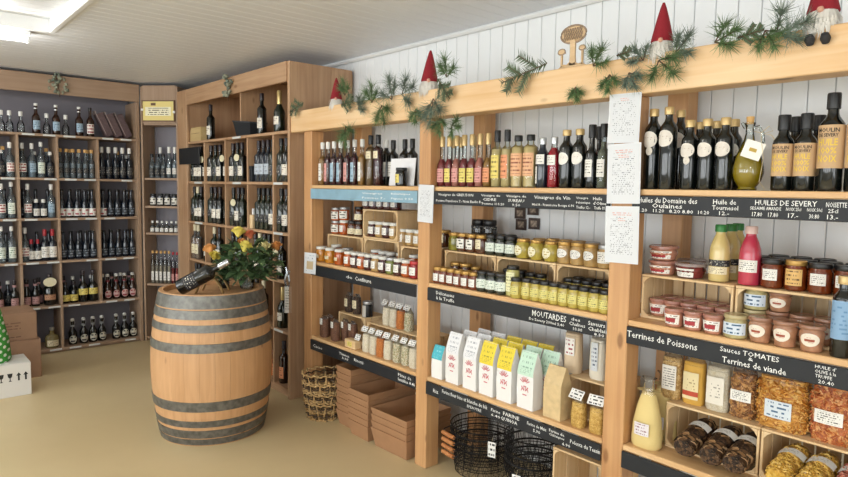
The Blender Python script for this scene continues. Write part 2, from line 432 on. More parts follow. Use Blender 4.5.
# top boards
T(0, 0, 362, 382, .68, .014, 'Vinaigres'); T(0, 0, 362, 385, .3, .012, 'Pommes 7.-'); T(0, 0, 391, 410, .7, .013, 'Balsamiques'); T(0, 0, 391, 413, .3, .013, 'Figues 9.50')
T(1, 0, 438, 473, .74, .017, 'Vinaigres de GREUSON'); T(1, 0, 436, 482, .3, .013, 'Pomme Framboise 7.- Noix Basilic 8.-')
T(1, 0, 481, 500, .76, .014, 'Vinaigre de'); T(1, 0, 483, 496, .5, .014, 'CIDRE'); T(1, 0, 482, 504, .2, .011, 'Pomme 1l 5.20')
T(1, 0, 506, 526, .76, .014, 'Vinaigre de'); T(1, 0, 508, 524, .48, .014, 'SUREAU'); T(1, 0, 512, 520, .18, .012, '9.50')
T(1, 0, 534, 570, .72, .02, 'Vinaigres de Vin'); T(1, 0, 532, 574, .25, .014, 'Miel 8.- Framboise Rouge 6.90')
T(1, 0, 576, 588, .76, .012, 'Vinaigre'); T(1, 0, 576, 590, .48, .012, 'balsamique'); T(1, 0, 576, 590, .2, .012, 'Truffes 12.-')
T(1, 0, 593, 602, .76, .013, 'Huile'); T(1, 0, 593, 606, .48, .013, "d'Olive"); T(1, 0, 594, 606, .2, .013, 'Truffe 19.-')
T(2, 0, 638, 697, .76, .02, 'Huiles du Domaine des'); T(2, 0, 652, 682, .46, .018, 'Oulaines')
for p, s in ((641, '11.20'), (658, '11.20'), (674, '8.20'), (687, '8.80'), (703, '10.20')): T(2, 0, p-5, p+6, .18, .013, s)
T(2, 0, 713, 736, .76, .018, 'Huile de'); T(2, 0, 712, 738, .46, .016, 'Tournesol'); T(2, 0, 719, 729, .18, .014, '12.-')
T(2, 0, 755, 817, .78, .018, 'HUILES DE SEVERY')
for p, s, q in ((757, 'SESAME', '17.80'), (773, 'AMANDE', '17.80'), (793, 'NOIX 25cl', '17.-'), (814, 'NOIX 50cl', '30.80')):
    T(2, 0, p-7, p+8, .5, .011, s); T(2, 0, p-5, p+5, .2, .015, q)
T(2, 0, 826, 847, .76, .016, 'NOISETTE'); T(2, 0, 828, 838, .48, .013, '25cl'); T(2, 0, 827, 838, .2, .015, '13.-')
# middle boards
T(0, 1, 346, 352, .55, .02, 'de'); T(0, 1, 355, 371, .55, .026, 'Confiture')
T(1, 1, 436, 454, .74, .018, 'Délicatesses'); T(1, 1, 436, 454, .35, .018, 'à la Truffe')
T(1, 1, 532, 566, .68, .028, 'MOUTARDES'); T(1, 1, 529, 564, .24, .016, 'De Severy 200ml 5.40')
T(1, 1, 571, 580, .8, .013, 'des'); T(1, 1, 569, 585, .5, .015, 'Chaînes'); T(1, 1, 573, 582, .2, .014, '10.00')
T(1, 1, 588, 605, .76, .018, 'Saveurs'); T(1, 1, 588, 607, .42, .016, 'Chablais'); T(1, 1, 594, 604, .14, .012, '8.50')
T(2, 1, 627, 697, .6, .026, 'Terrines de Poissons')
T(2, 1, 720, 779, .8, .018, 'Sauces TOMATES'); T(2, 1, 748, 753, .55, .012, '&'); T(2, 1, 722, 786, .26, .022, 'Terrines de viande')
T(2, 1, 815, 836, .86, .011, 'HUILE d\''); T(2, 1, 815, 836, .64, .011, 'OLIVE à la'); T(2, 1, 815, 832, .42, .011, 'TRUFFE'); T(2, 1, 818, 834, .18, .012, '20.40')
# lower boards
T(0, 2, 313, 322, .5, .02, 'Cacao'); T(0, 2, 339, 349, .7, .016, 'Tisanes'); T(0, 2, 342, 348, .35, .014, '5.90'); T(0, 2, 354, 363, .6, .02, 'Risotti')
T(0, 2, 398, 411, .75, .018, 'Pâtes de'); T(0, 2, 398, 415, .36, .018, 'lentilles 8.40')
T(1, 2, 433, 438, .5, .02, 'Riz'); T(1, 2, 442, 487, .72, .02, 'Farine fleur bise et blanche de blé'); T(1, 2, 467, 481, .3, .014, 'EPEAUTRE')
T(1, 2, 491, 500, .7, .016, 'Farine'); T(1, 2, 491, 500, .35, .014, '6.40'); T(1, 2, 503, 519, .76, .018, 'FARINE'); T(1, 2, 501, 517, .36, .02, 'QUINOA')
T(1, 2, 527, 546, .7, .016, 'Farine de Maïs'); T(1, 2, 533, 540, .35, .014, '5.90'); T(1, 2, 549, 564, .78, .014, 'Farine de'); T(1, 2, 549, 564, .5, .014, 'Châtaignes'); T(1, 2, 562, 570, .2, .014, '6.90')
T(1, 2, 570, 600, .55, .018, 'Polenta du Tessin')

# ================================================================== WINE CABINET
wc = thing('wine_cabinet', 'tall brown wooden wine cabinet behind the barrel, divided into bottle compartments', 'cabinet', (XW+.28, 5.2, 0))
DZ = [2.006, 1.63, 1.253, .89, .51, .075]
wbox(wc, 'side_panel', XW, 2.828, 4.1, 4.128, 0, 2.5, OAKC(2), .002)
for i in range(9):     # the side is glued up from upright staves
    wbox(wc, 'stave', XW+.002+i*.0592, XW+.002+(i+1)*.0592-.0012, 4.0985, 4.1005, .001, 2.499, OAKC(2), .0006)
wbox(wc, 'end_panel', XW, 2.855, 6.06, 6.09, 0, 2.5, OAKC(2))
wbox(wc, 'end_post', XW-.012, XW+.012, 6.05, 6.292, 0, 2.5, OAKC(2), .003)
wbox(wc, 'top_rail', XW-.012, XW+.012, 4.128, 6.049, 2.355, 2.5, OAKC(1), .003)
wbox(wc, 'top_panel', XW+.013, 2.855, 4.128, 6.06, 2.475, 2.5, OAKC(1))
wbox(wc, 'back_panel', 2.845, 2.857, 4.128, 6.06, .0, 2.475, OAKC(2))
for z in DZ: wbox(wc, 'shelf_board', XW, 2.844, 4.129, 6.059, z-.022, z, OAKC(1))
wbox(wc, 'plinth', XW+.03, XW+.05, 4.129, 6.059, 0, .052, OAKC(1))
DIVS = [5.67, 5.22, 4.79, 4.355]
for y in DIVS:
    zs = DZ
    for k in range(len(zs)-1): wbox(wc, 'divider', XW+.002, 2.844, y-.01, y+.01, zs[k+1], zs[k]-.0225, OAKC(2))
wbox(wc, 'divider', XW+.03, 2.844, 4.96, 4.98, 2.006, 2.474, OAKC(2))
for k in range(5):
    for (ya, yb) in ((4.2, 4.34), (4.9, 5.06), (5.72, 5.9)):
        if (k*7+int(ya*10)) % 3: wbox(wc, 'price_strip', XW-.003, XW-.0005, ya, yb, DZ[k]-.021, DZ[k]-.003, mat('paper_strip', 'cfd2cf', .6), .0005)
sheet = thing('notice_board', 'black square panel fixed to the left end of the wine cabinet', 'panel', (XW-.02, 5.98, 1.79))
obj('board', box_mesh(.012, .5, .155, .003), mat('black_panel', '1d2024', .5), sheet, (0, -.01, .08))

# ================================================================== BACK CABINET
bc = thing('spirits_cabinet', 'wide wooden cabinet across the back wall, full of spirits and beer bottles', 'cabinet', (1.0, YB+.18, 0))
BZ = [2.04, 1.64, 1.27, .87, .45, .043]
DX = [.325, .65, .98, 1.292, 1.635, 2.0]
wbox(bc, 'top_rail', -.3, 2.02, YB-.012, YB+.012, 2.405, 2.575, DARKC(0), .003)
wbox(bc, 'top_panel', -.3, 2.02, YB+.013, 6.96, 2.55, 2.575, DARKC(0))
wbox(bc, 'back_panel', -.3, 2.02, 6.96, 6.975, 0, 2.575, mat('back_board_grey', '77747c', .6))
wbox(bc, 'side_panel', 1.985, 2.02, YB, 6.959, 0, 2.404, DARKC(2))
for z in BZ: wbox(bc, 'shelf_board', -.3, 1.984, YB, 6.959, z-.022, z, DARKC(0))
wbox(bc, 'plinth', -.3, 1.984, YB+.03, YB+.05, 0, .02, DARKC(0))
for i, x in enumerate(DX[:-1]):
    for k in range(5):
        if k == 4 and i in (4, ): continue
        wbox(bc, 'divider', x-.01, x+.01, YB+.002, 6.959, BZ[k+1], BZ[k]-.0225, DARKC(2))
for k in range(6):
    for j in range(7):
        x = .9+j*.165
        if (k*5+j*3) % 4 == 0: continue
        wbox(bc, 'price_strip', x-.05, x+.05, YB-.003, YB-.0005, BZ[k]-.021, BZ[k]-.004, MATS['paper_strip'], .0005)

# ================================================================== CORNER CABINET (turned between the two)
CA, CB = Vector((2.024, 6.612, 0)), Vector((2.287, 6.315, 0))
CRZ = math.atan2(CB.y-CA.y, CB.x-CA.x); CL = (CB-CA).length
cc = thing('corner_cabinet', 'narrow corner cabinet with a framed yellow notice at its top', 'cabinet', CA, CRZ)
CZ = [2.205, 1.66, 1.38, 1.11, .59, .04]
obj('side_panel', box_mesh(.02, .22, 2.56, .002), DARKC(2), cc, (.012, .112, 1.28))
obj('side_panel', box_mesh(.02, .22, 2.56, .002), DARKC(2), cc, (CL-.012, .112, 1.28))
obj('back_panel', box_mesh(CL-.05, .012, 2.54, .002), mat('back_board_grey', '77747c', .6), cc, (CL/2, .228, 1.28))
obj('header_board', box_mesh(CL-.046, .02, .37, .002), DARKC(2), cc, (CL/2, .012, 2.385))
for z in CZ: obj('shelf_board', box_mesh(CL-.048, .2, .022, .002), DARKC(0), cc, (CL/2, .118, z-.011))
ns = thing('framed_notice', 'yellow notice in a thin dark frame on the corner cabinet header', 'sign', CA+Matrix.Rotation(CRZ, 3, 'Z')@Vector((CL/2, -.006, 2.2)), CRZ)
nw, nh = .33, .19
obj('paper', quad_label('notice_sheet', nw, nh), mat('notice_yellow', 'e4d284', .5), ns, (0, -.006, .12))
for s in (-1, 1):
    obj('frame_bar', box_mesh(.012, .014, nh+.02, .002), mat('frame_brown', '6e4f35', .5), ns, (s*(nw/2+.002), -.002, .12))
    obj('frame_bar', box_mesh(nw, .014, .01, .002), MATS['frame_brown'], ns, (0, -.002, .12+s*(nh/2+.003)))
    obj('clip', box_mesh(.024, .016, .022, .003), mat('clip_white', 'eeeeee', .4), ns, (s*(nw/2+.002), -.006, .12-s*.012))
obj('emblem', box_mesh(.05, .001, .025, 0), MATS['frame_brown'], ns, (-.05, -.0068, .185))
pr = printed('notice_print', 'f1ecd0', '6a6040', 4, .56, words=14)
obj('print_block', quad_label('notice_print', .27, .085), pr, ns, (.0, -.0072, .115))

# ================================================================== BOTTLES, JARS, BAGS: kinds
G_DARK = mat('glass_near_black', '0d1110', .07, spec=.55, coat=.35)
G_GREEN = mat('glass_dark_green', '141f16', .07, spec=.55, coat=.35)
G_BLUE = mat('glass_blue_black', '151e2a', .08, spec=.55, coat=.35)
G_BROWN = mat('glass_brown', '2b160c', .07, spec=.55, coat=.35)
G_CLEAR = glassm('glass_clear', 'f4f8f7')
G_SMOKE = glassm('glass_smoky', 'd2dadd', .1, 'b4bfc6')
CAPB = mat('cap_black', '17181a', .4); CAPG = mat('cap_gold', 'c4a874', .32, .4); CAPW = mat('cap_white', 'e6e6e2', .4)
CAPS = mat('cap_silver', 'c3c6c8', .3, .8); CAPR = mat('cap_red', 'a3202c', .4); CAPGR = mat('cap_green', '2c7a35', .4); CORK = mat('cork_tan', 'cfa467', .7)
L_WHITE = printed('label_white', 'ebe9e2', '55534e', 6, .5)
L_WINE = printed('label_wine', 'e6e0d2', '6d4a3c', 5, .48, words=10)
L_CREAM = printed('label_cream', 'e4d9b8', '6b5a38', 5, .5)
L_PINK = printed('label_pink', 'd79a94', '6e2f34', 5, .5)
L_YELLOW = printed('label_yellow', 'e2cf70', '5a5026', 5, .5)
L_ORANGE = printed('label_orange', 'e0976b', '77351d', 5, .5)
L_BLACK = printed('label_black', '26262a', 'd9d4c4', 5, .45)
L_KRAFT = mat('label_kraft', 'c6a47c', .7)
L_BLUE = printed('label_blue', '9fb9cc', '27405c', 5, .5)
L_RED = printed('label_red', 'efe6df', '8e2430', 3, .6, words=6)
L_REDM = printed('label_red_centre', 'efe9e2', '5a4a46', 4, .5, words=8, head=('a33038', .2, .62, .2, .8))
L_GREENW = printed('label_green_white', 'dfe7dc', '3d6a54', 5, .5)
INK = mat('ink_dark', '2d2723', .6); INKY = mat('ink_yellow', 'e8c93c', .5); INKR = mat('ink_red', 'b83a42', .6)
OVALT = mat('oval_tag_cream', 'ddd5b4', .55)

def bprof(R, H, hs, hn, rn, base=.0):
    p = [(0, .004), (R*.7, .002), (R*.93, .0), (R, .007), (R, hs)]
    for t in (.25, .5, .75): 
        c = (1-math.cos(t*PI))/2; p.append((R+(rn-R)*c, hs+(hn-hs)*t))
    p += [(rn, hn), (rn*.96, H*.93), (rn*1.12, H*.935), (rn*1.12, H*.955), (rn*.98, H*.96), (rn*.98, H), (0, H)]
    return p
KINDS = {}
class Kind:
    def __init__(s, key, desc, cat, name, r, parts): s.key, s.desc, s.cat, s.name, s.r, s.parts = key, desc, cat, name, r, parts; KINDS[key] = s
def level(prof, lv, k):
    """liquid profile inside a glass profile"""
    out = []
    for r, z in prof:
        if z < lv: out.append((max(0, r*k), max(z, .004)))
        else:
            r0, z0 = prof[len(out)-1]; t = (lv-z0)/max(1e-6, z-z0); rr = (r0+(r-r0)*t)*k
            out += [(rr, lv), (0, lv)]; break
    return out
def bottle(key, desc, R=.036, H=.3, hs=.19, hn=.225, rn=.0145, glass=G_DARK, cap=CAPB, caph=.05, capr=1.15, labels=(), liquid=None, neck=None, name='bottle', cat='bottle', extra=()):
    pf = bprof(R, H, hs, hn, rn); parts = []
    parts.append(('glass', lathe('glass_'+key, pf, 18), glass, ()))
    if liquid: parts.append(('liquid', lathe('liquid_'+key, level(pf, liquid[1], .93), 16), liquid[0], ()))
    if cap:
        cr = rn*capr
        parts.append(('cap', lathe('cap_'+key, [(cr, H-caph), (cr*1.02, H-caph+.002), (cr*1.02, H-.002), (cr*.93, H+.002), (0, H+.0025)], 14), cap, ()))
    if neck: parts.append(('neck_band', lathe('band_'+key, [(neck[1], neck[2]), (neck[1], neck[3])], 14), neck[0], ()))
    for i, lb in enumerate(labels):
        m, z0, z1, deg = lb[:4]; opt = lb[4] if len(lb) > 4 else {}
        parts.append(('label', arc_label('lab_%s_%d' % (key, i), R+.0009, z0, z1, deg, opt.get('oval', False), off=opt.get('off', 0)), m, opt.get('text', ())))
    parts += list(extra)
    return Kind(key, desc, cat, name, R*1.03, parts)
def jar(key, desc, R=.036, H=.1, content=None, lid=CAPG, labels=(), lidh=.018, taper=1., lidr=.95, name='jar', shape=None, cat='jar', body='glass'):
    pf = shape or [(0, .003), (R*taper*.85, .0), (R*taper*.97, .004), (R*taper, .012), (R, H-lidh-.018), (R*.97, H-lidh-.01), (R*.86, H-lidh-.003), (R*.86, H-.002), (0, H-.002)]
    if shape: pf = [(r*R, z*H) for r, z in shape]
    parts = [(body, lathe('jar_'+key, pf, 18), content, ())]
    lr = R*lidr
    parts.append(('lid', lathe('lid_'+key, [(lr*.97, H-lidh), (lr, H-lidh+.002), (lr, H-.003), (lr*.96, H), (lr*.9, H), (lr*.87, H-.0015), (0, H-.0015)], 18), lid, ()))
    for i, lb in enumerate(labels):
        m, z0, z1, deg = lb[:4]; opt = lb[4] if len(lb) > 4 else {}
        k = opt.get('k', 1)
        wr_ = lambda z: R*taper+(R-R*taper)*min(1, max(0, (z-.012)/(H-lidh-.03)))
        r0 = wr_(z0)*k+.0012; r1 = wr_(z1)*k+.0012
        parts.append(('label', arc_label('lab_%s_%d' % (key, i), r0, z0, z1, deg, opt.get('oval', False), r2=r1), m, opt.get('text', ())))
    return Kind(key, desc, cat, name, max(R, R*taper)*1.02, parts)
def put(k, loc, rz, label, group=None, scale=None, rot=None, name=None):
    k = KINDS[k] if isinstance(k, str) else k
    t = thing(name or k.name, label, k.cat, loc, rz, group, rot)
    if scale: t.scale = scale
    for p in k.parts:
        o = obj(p[0], p[1], p[2], t, *(p[4] if len(p) > 4 else ()))
        for q in p[3]: obj(q[0], q[1], q[2], o, *(q[3] if len(q) > 3 else ()))
    return t
def fit_label(k, c, tot, place):
    """'<which> <what> from left, <where>' within 16 words"""
    if tot == 1: return '%s, %s' % (k.desc, place)
    return '%s %s from left, %s' % (ORD[c], k.desc, place)
def row(items, z, place, group, plane='X', at=XR+.06, rz=-PI/2, jit=.12, gap=.002, cells=None):
    """items: (image column, kind) from left to right; each label counts look-alikes in its own row.
    cells: (lo, hi) spans along the shelf between uprights, which a thing may not cross"""
    pos = []
    if cells is None: cells = [(b0+.003, b1-.003) for b0, b1 in BAYS]
    for it in items:
        px, k = it[0], KINDS[it[1]]
        a = at + (it[2] if len(it) > 2 else 0)
        q = px_y(px, a, z) if plane == 'X' else px_x(px, a, z)
        cell = min(cells, key=lambda c: max(c[0]-q, q-c[1], 0)+.0001*abs(q-(c[0]+c[1])/2))
        pos.append([q, k, a, cell])
    sgn = -1 if plane == 'X' else 1
    for _ in range(60):
        for i in range(len(pos)-1):
            for j in range(i+1, min(i+4, len(pos))):
                A, B = pos[i], pos[j]
                if A[3] != B[3]: continue
                d = (B[0]-A[0])*sgn; need = A[1].r+B[1].r+gap; dd = abs(A[2]-B[2])
                if dd < need:
                    nd = math.sqrt(need*need-dd*dd)
                    if d < nd: e = (nd-d)/2; A[0] -= sgn*e; B[0] += sgn*e
        for p in pos: p[0] = min(max(p[0], p[3][0]+p[1].r), p[3][1]-p[1].r)
    cnt = {}; tot = {}
    for p in pos: tot[p[1].key] = tot.get(p[1].key, 0)+1
    out = []
    for p in pos:
        k = p[1]; c = cnt.get(k.key, 0); cnt[k.key] = c+1
        loc = (p[2], p[0], z+.0005) if plane == 'X' else (p[0], p[2], z+.0005)
        out.append(put(k, loc, rz+random.uniform(-jit, jit), fit_label(k, c, tot[k.key], place), group))
    return out

# ---- rack, top shelf
def liq(name, c, a=.75): return mat('liquid_'+name, c, .08, alpha=a, coat=.3)
RUBY = liq('ruby', '4a1420', .97); AMB = liq('amber', 'a8793a', .85); ROSE = liq('rose', 'c4786a', .85); ROSE2 = liq('berry', '8a2c34', .92)
PALE = liq('pale_gold', 'dfc88c', .75); RED = liq('bright_red', 'b3162c', .95); OIL = liq('oil', 'b0961a', .78); CLEARL = liq('water', 'cfd8d8', .25)
sl = dict(R=.0285, H=.295, hs=.175, hn=.205, rn=.0125, glass=G_CLEAR)
bottle('v_amber', 'slim amber vinegar bottle with white cap', **sl, cap=CAPW, caph=.045, liquid=(AMB, .2), labels=[(L_WHITE, .03, .15, 70)])
bottle('v_ruby', 'slim dark red vinegar bottle with white cap', **sl, cap=CAPW, caph=.045, liquid=(RUBY, .215), labels=[(L_BLUE, .025, .15, 75)])
bottle('v_pink', 'slim dark red vinegar bottle with pink label', **sl, cap=CAPW, caph=.045, liquid=(RUBY, .215), labels=[(L_PINK, .025, .15, 75)])
bottle('v_tall', 'tall amber vinegar bottle with black cap', R=.032, H=.315, hs=.225, hn=.25, rn=.014, glass=G_CLEAR, cap=CAPB, caph=.055, liquid=(liq('tawny', '7a5a34', .9), .245), labels=[(L_CREAM, .17, .215, 100)])
bottle('v_talld', 'tall dark vinegar bottle with black cap', R=.032, H=.315, hs=.225, hn=.25, rn=.014, glass=G_CLEAR, cap=CAPB, caph=.055, liquid=(RUBY, .245), labels=[(L_CREAM, .17, .215, 100)])
bottle('v_white', 'dark vinegar bottle with white cap', R=.034, H=.29, hs=.2, hn=.23, rn=.0135, glass=G_DARK, cap=CAPW, caph=.05, labels=[(L_WHITE, .06, .15, 90)])
bottle('v_black', 'black balsamic bottle with black stopper', R=.034, H=.285, hs=.19, hn=.22, rn=.0135, glass=G_DARK, cap=CAPB, caph=.055, labels=[(L_WHITE, .06, .15, 90)])
sl2 = dict(R=.027, H=.272, hs=.115, hn=.155, rn=.0125, glass=G_CLEAR, cap=CAPG, caph=.055)
for kk, ds, lq, lb in (('r_red', 'slim red vinegar bottle with red label', ROSE2, L_PINK), ('r_yel', 'slim berry vinegar bottle with yellow label', ROSE2, L_YELLOW), ('r_pink', 'slim rose vinegar bottle with pink label', ROSE, L_PINK), ('r_amb', 'slim amber vinegar bottle with orange label', AMB, L_ORANGE)):
    bottle(kk, ds, **sl2, liquid=(lq, .15), labels=[(lb, .025, .098, 110)])
bottle('r_yell', 'tall pale vinegar bottle with yellow label', R=.031, H=.282, hs=.185, hn=.21, rn=.0125, glass=G_CLEAR, cap=CAPB, caph=.055, capr=1.25, liquid=(PALE, .19), labels=[(L_YELLOW, .045, .16, 95)])
bottle('r_oran', 'tall pale vinegar bottle with orange label', R=.031, H=.282, hs=.185, hn=.21, rn=.0125, glass=G_CLEAR, cap=CAPB, caph=.055, capr=1.25, liquid=(PALE, .19), labels=[(L_ORANGE, .045, .16, 95)])
bottle('r_wide', 'wide golden syrup bottle with black cap', R=.036, H=.25, hs=.19, hn=.21, rn=.0165, glass=G_CLEAR, cap=CAPB, caph=.026, capr=1.2, liquid=(liq('gold', 'e2c88c', .85), .2), labels=[(printed('label_peach', 'dfae85', '8a4a35', 6, .55), .055, .165, 130)])
bottle('w_clear', 'dark bottle with white slanted label and silver cap', R=.031, H=.232, hs=.15, hn=.19, rn=.014, glass=G_BLUE, cap=CAPS, caph=.03, capr=1.2, labels=[(L_WHITE, .11, .155, 110), (L_WHITE, .02, .1, 40, {'off': -30})])
bottle('w_red', 'bright red vinegar bottle with silver cap', R=.031, H=.232, hs=.15, hn=.19, rn=.014, glass=G_CLEAR, cap=CAPS, caph=.03, capr=1.2, liquid=(RED, .185), labels=[(L_WHITE, .105, .15, 100)])
bottle('w_gold', 'tall black vinegar bottle with oval white label', R=.033, H=.26, hs=.18, hn=.215, rn=.0155, glass=G_DARK, cap=CAPG, caph=.025, capr=1.25, labels=[(printed('label_oval_white', 'e6e3dc', 'b4aca2', 9, .42, words=9, margin=.3), .105, .16, 105, {'oval': True})])
bottle('w_slim', 'slim black truffle bottle with white label', R=.0275, H=.275, hs=.15, hn=.18, rn=.0125, glass=G_DARK, cap=CAPB, caph=.055, capr=1.3, labels=[(L_WHITE, .05, .125, 80)])
bottle('w_oil', 'slim green oil bottle with white label', R=.0275, H=.275, hs=.15, hn=.18, rn=.0125, glass=G_SMOKE, cap=CAPB, caph=.055, capr=1.3, liquid=(liq('oliveoil', '6d6a2a', .95), .2), labels=[(L_WHITE, .05, .125, 80)])
bottle('o_tall', 'tall black oil bottle with gold cap', R=.0335, H=.318, hs=.235, hn=.275, rn=.0145, glass=G_DARK, cap=CAPG, caph=.028, capr=1.25, labels=[(printed('label_oval', 'ddd6cc', 'b9a596', 9, .42, words=9, margin=.3), .165, .23, 115, {'oval': True})])
bottle('o_talld', 'tall black oil bottle with two pale labels', R=.0335, H=.318, hs=.235, hn=.275, rn=.0145, glass=G_DARK, cap=CAPG, caph=.028, capr=1.25, labels=[(MATS['label_oval'], .165, .23, 115, {'oval': True}), (printed('label_dot', 'd6cfc4', 'b9ab9a', 6, .4, words=5, margin=.3), .135, .168, 45, {'oval': True, 'off': 6})])
bottle('o_short', 'short black oil bottle with gold cap', R=.0305, H=.262, hs=.185, hn=.22, rn=.0145, glass=G_DARK, cap=CAPG, caph=.026, capr=1.25, labels=[(MATS['label_oval'], .122, .176, 115, {'oval': True})])
bottle('o_shortd', 'short black oil bottle with two pale labels', R=.0305, H=.262, hs=.185, hn=.22, rn=.0145, glass=G_DARK, cap=CAPG, caph=.026, capr=1.25, labels=[(MATS['label_oval'], .122, .176, 115, {'oval': True}), (MATS['label_dot'], .095, .126, 45, {'oval': True, 'off': 6})])
def sev(key, desc, R, H, hs, hn, z0, z1):
    h = z1-z0; Rt = R+.0016
    tx = [('lettering', text_mesh('MOULIN', R*1.75, h*.1, 'C', Rt, bold=.02), INK, ((0, 0, z0+h*.88),)),
          ('lettering', text_mesh('DE SEVERY', R*1.6, h*.085, 'C', Rt, bold=.02), INK, ((0, 0, z0+h*.765),)),
          ('lettering', text_mesh('HUILE', R*1.55, h*.16, 'C', Rt, bold=.01), INKY, ((0, 0, z0+h*.6),)),
          ('lettering', text_mesh('100%', R*1.45, h*.15, 'C', Rt, bold=.01), INKY, ((0, 0, z0+h*.41),)),
          ('lettering', text_mesh('NOIX', R*1.5, h*.16, 'C', Rt, bold=.01), INKY, ((0, 0, z0+h*.22),))]
    bottle(key, desc, R=R, H=H, hs=hs, hn=hn, rn=.0165, glass=G_DARK, cap=CAPB, caph=.05, capr=1.2, labels=[(L_KRAFT, z0, z1, 190, {'text': tx})])
sev('s_short', 'black oil bottle with kraft label', .033, .258, .165, .2, .05, .16)
sev('s_tall', 'tall black oil bottle with kraft label', .038, .318, .21, .255, .075, .215)

Z1 = SH[0]; F1 = 'vinegar bottles of the left bay'; F2 = 'vinegar bottles of the middle bay'; F3 = 'oil bottles of the right bay'
row([(320.5, 'v_amber'), (328, 'v_pink'), (334, 'v_ruby'), (340.5, 'v_ruby'), (347.5, 'v_pink'), (354.5, 'v_ruby'), (362, 'v_amber'), (370.5, 'v_tall'), (378, 'v_talld')], Z1, 'top shelf of left bay', F1, at=XR+.07)
row([(386, 'v_white', .0), (393, 'v_black', .0), (404.5, 'v_black'), (412, 'v_black')], Z1, 'behind the white card', F1, at=XR+.16)
row([(437.5, 'r_red'), (446, 'r_yel'), (452.5, 'r_pink'), (460.5, 'r_yel'), (468.5, 'r_yel'), (477, 'r_pink'), (487, 'r_amb'), (496.5, 'r_yell'), (507, 'r_oran'), (518, 'r_wide'), (528, 'r_wide'),
     (544.5, 'w_clear'), (553, 'w_red'), (564.5, 'w_gold'), (578.5, 'w_gold'), (589.5, 'w_slim'), (601, 'w_oil')], Z1, 'top shelf of middle bay', F2, at=XR+.06)
row([(448, 'r_pink'), (457, 'r_red'), (473, 'r_amb'), (598, 'w_slim')], Z1, 'back row of middle bay', F2, at=XR+.15)
row([(651, 'o_talld'), (666, 'o_tall', -.02), (687.5, 'o_shortd', -.015), (704.5, 'o_short', -.015), (722.5, 'o_short', -.015), (782, 's_short'), (804.5, 's_short'), (830.5, 's_tall'), (851, 's_tall')], Z1, 'top shelf of right bay', F3, at=XR+.06, jit=.06)
row([(677.5, 'o_tall', .02), (697.5, 'o_short'), (713.5, 'o_short'), (731, 'o_short', -.02), (792.5, 's_short'), (815, 's_short')], Z1, 'back row of right bay', F3, at=XR+.14, jit=.06)

# white card and black jar
cy = px_y(397, XR+.05, Z1)
card = thing('standing_card', 'blank white card standing before the bottles, top shelf of left bay', 'card', (XR+.08, cy, Z1+.001), -PI/2)
obj('sheet', box_mesh(.235, .004, .165, .001), mat('card_white', 'e8e8ea', .5), card, (0, .01, .084), (math.radians(-6), 0, 0))
obj('fold', box_mesh(.235, .03, .002, .0005), MATS['card_white'], card, (0, .022, .0015))
jar('j_black', 'black truffle jar with yellow label', R=.036, H=.108, content=G_DARK, lid=CAPB, labels=[(L_YELLOW, .02, .07, 110)])
put('j_black', (XR+.04, px_y(400, XR+.03, Z1), Z1+.0005), -PI/2-.5, 'black truffle jar with yellow label before the white card')

# oil jug with a tag
jug_prof = [(0, .004), (.03, .0), (.034, .004), (.03, .012), (.046, .035), (.053, .06), (.052, .085), (.043, .12), (.028, .155), (.018, .18), (.0135, .2), (.0135, .225), (.017, .232), (.0175, .24), (.014, .242), (.0, .242)]
jy = px_y(746.5, XR+.06, Z1)
jug = thing('oil_jug', 'glass jug of golden oil with handle, cork and white tag', 'jug', (XR+.06, jy, Z1+.001), -PI/2)
obj('glass', lathe('jug_glass', jug_prof, 24), G_CLEAR, jug)
obj('oil', lathe('jug_oil', level(jug_prof, .135, .94), 22), OIL, jug)
obj('cork', lathe('jug_cork', [(.012, .236), (.0135, .262), (0, .262)], 12), CORK, jug)
obj('handle', tubes('jug_handle', [([(.014, 0, .222), (.03, 0, .226), (.043, 0, .205), (.048, 0, .17), (.042, 0, .135)], .0055)], 8), G_CLEAR, jug)
obj('spout', tubes('jug_spout', [([(-.014, 0, .225), (-.022, 0, .234), (-.028, 0, .242)], [.009, .007, .005])], 8), G_CLEAR, jug)
tg = obj('tag', box_mesh(.062, .0012, .062, 0), mat('tag_white', 'ece9e1', .6), jug, (.036, -.056, .14), (0, math.radians(20), .3))
obj('emblem', box_mesh(.024, .0008, .012, 0), mat('emblem_gold', 'b99a3a', .5), tg, (0, -.0012, 0))
obj('string', tubes('jug_string', [([(.012, -.0, .21), (.05, -.03, .2), (.06, -.05, .17), (.07, -.052, .11), (.06, -.05, .03), (.075, -.04, .005)], .0009)], 4), mat('string_beige', 'd8c8a4', .8), jug)
obj('string_bow', tubes('jug_bow', [([(.05, -.03, .2), (.075, -.03, .222), (.09, -.035, .205), (.06, -.03, .197), (.085, -.03, .19), (.095, -.03, .175)], .0012)], 4), MATS['string_beige'], jug)

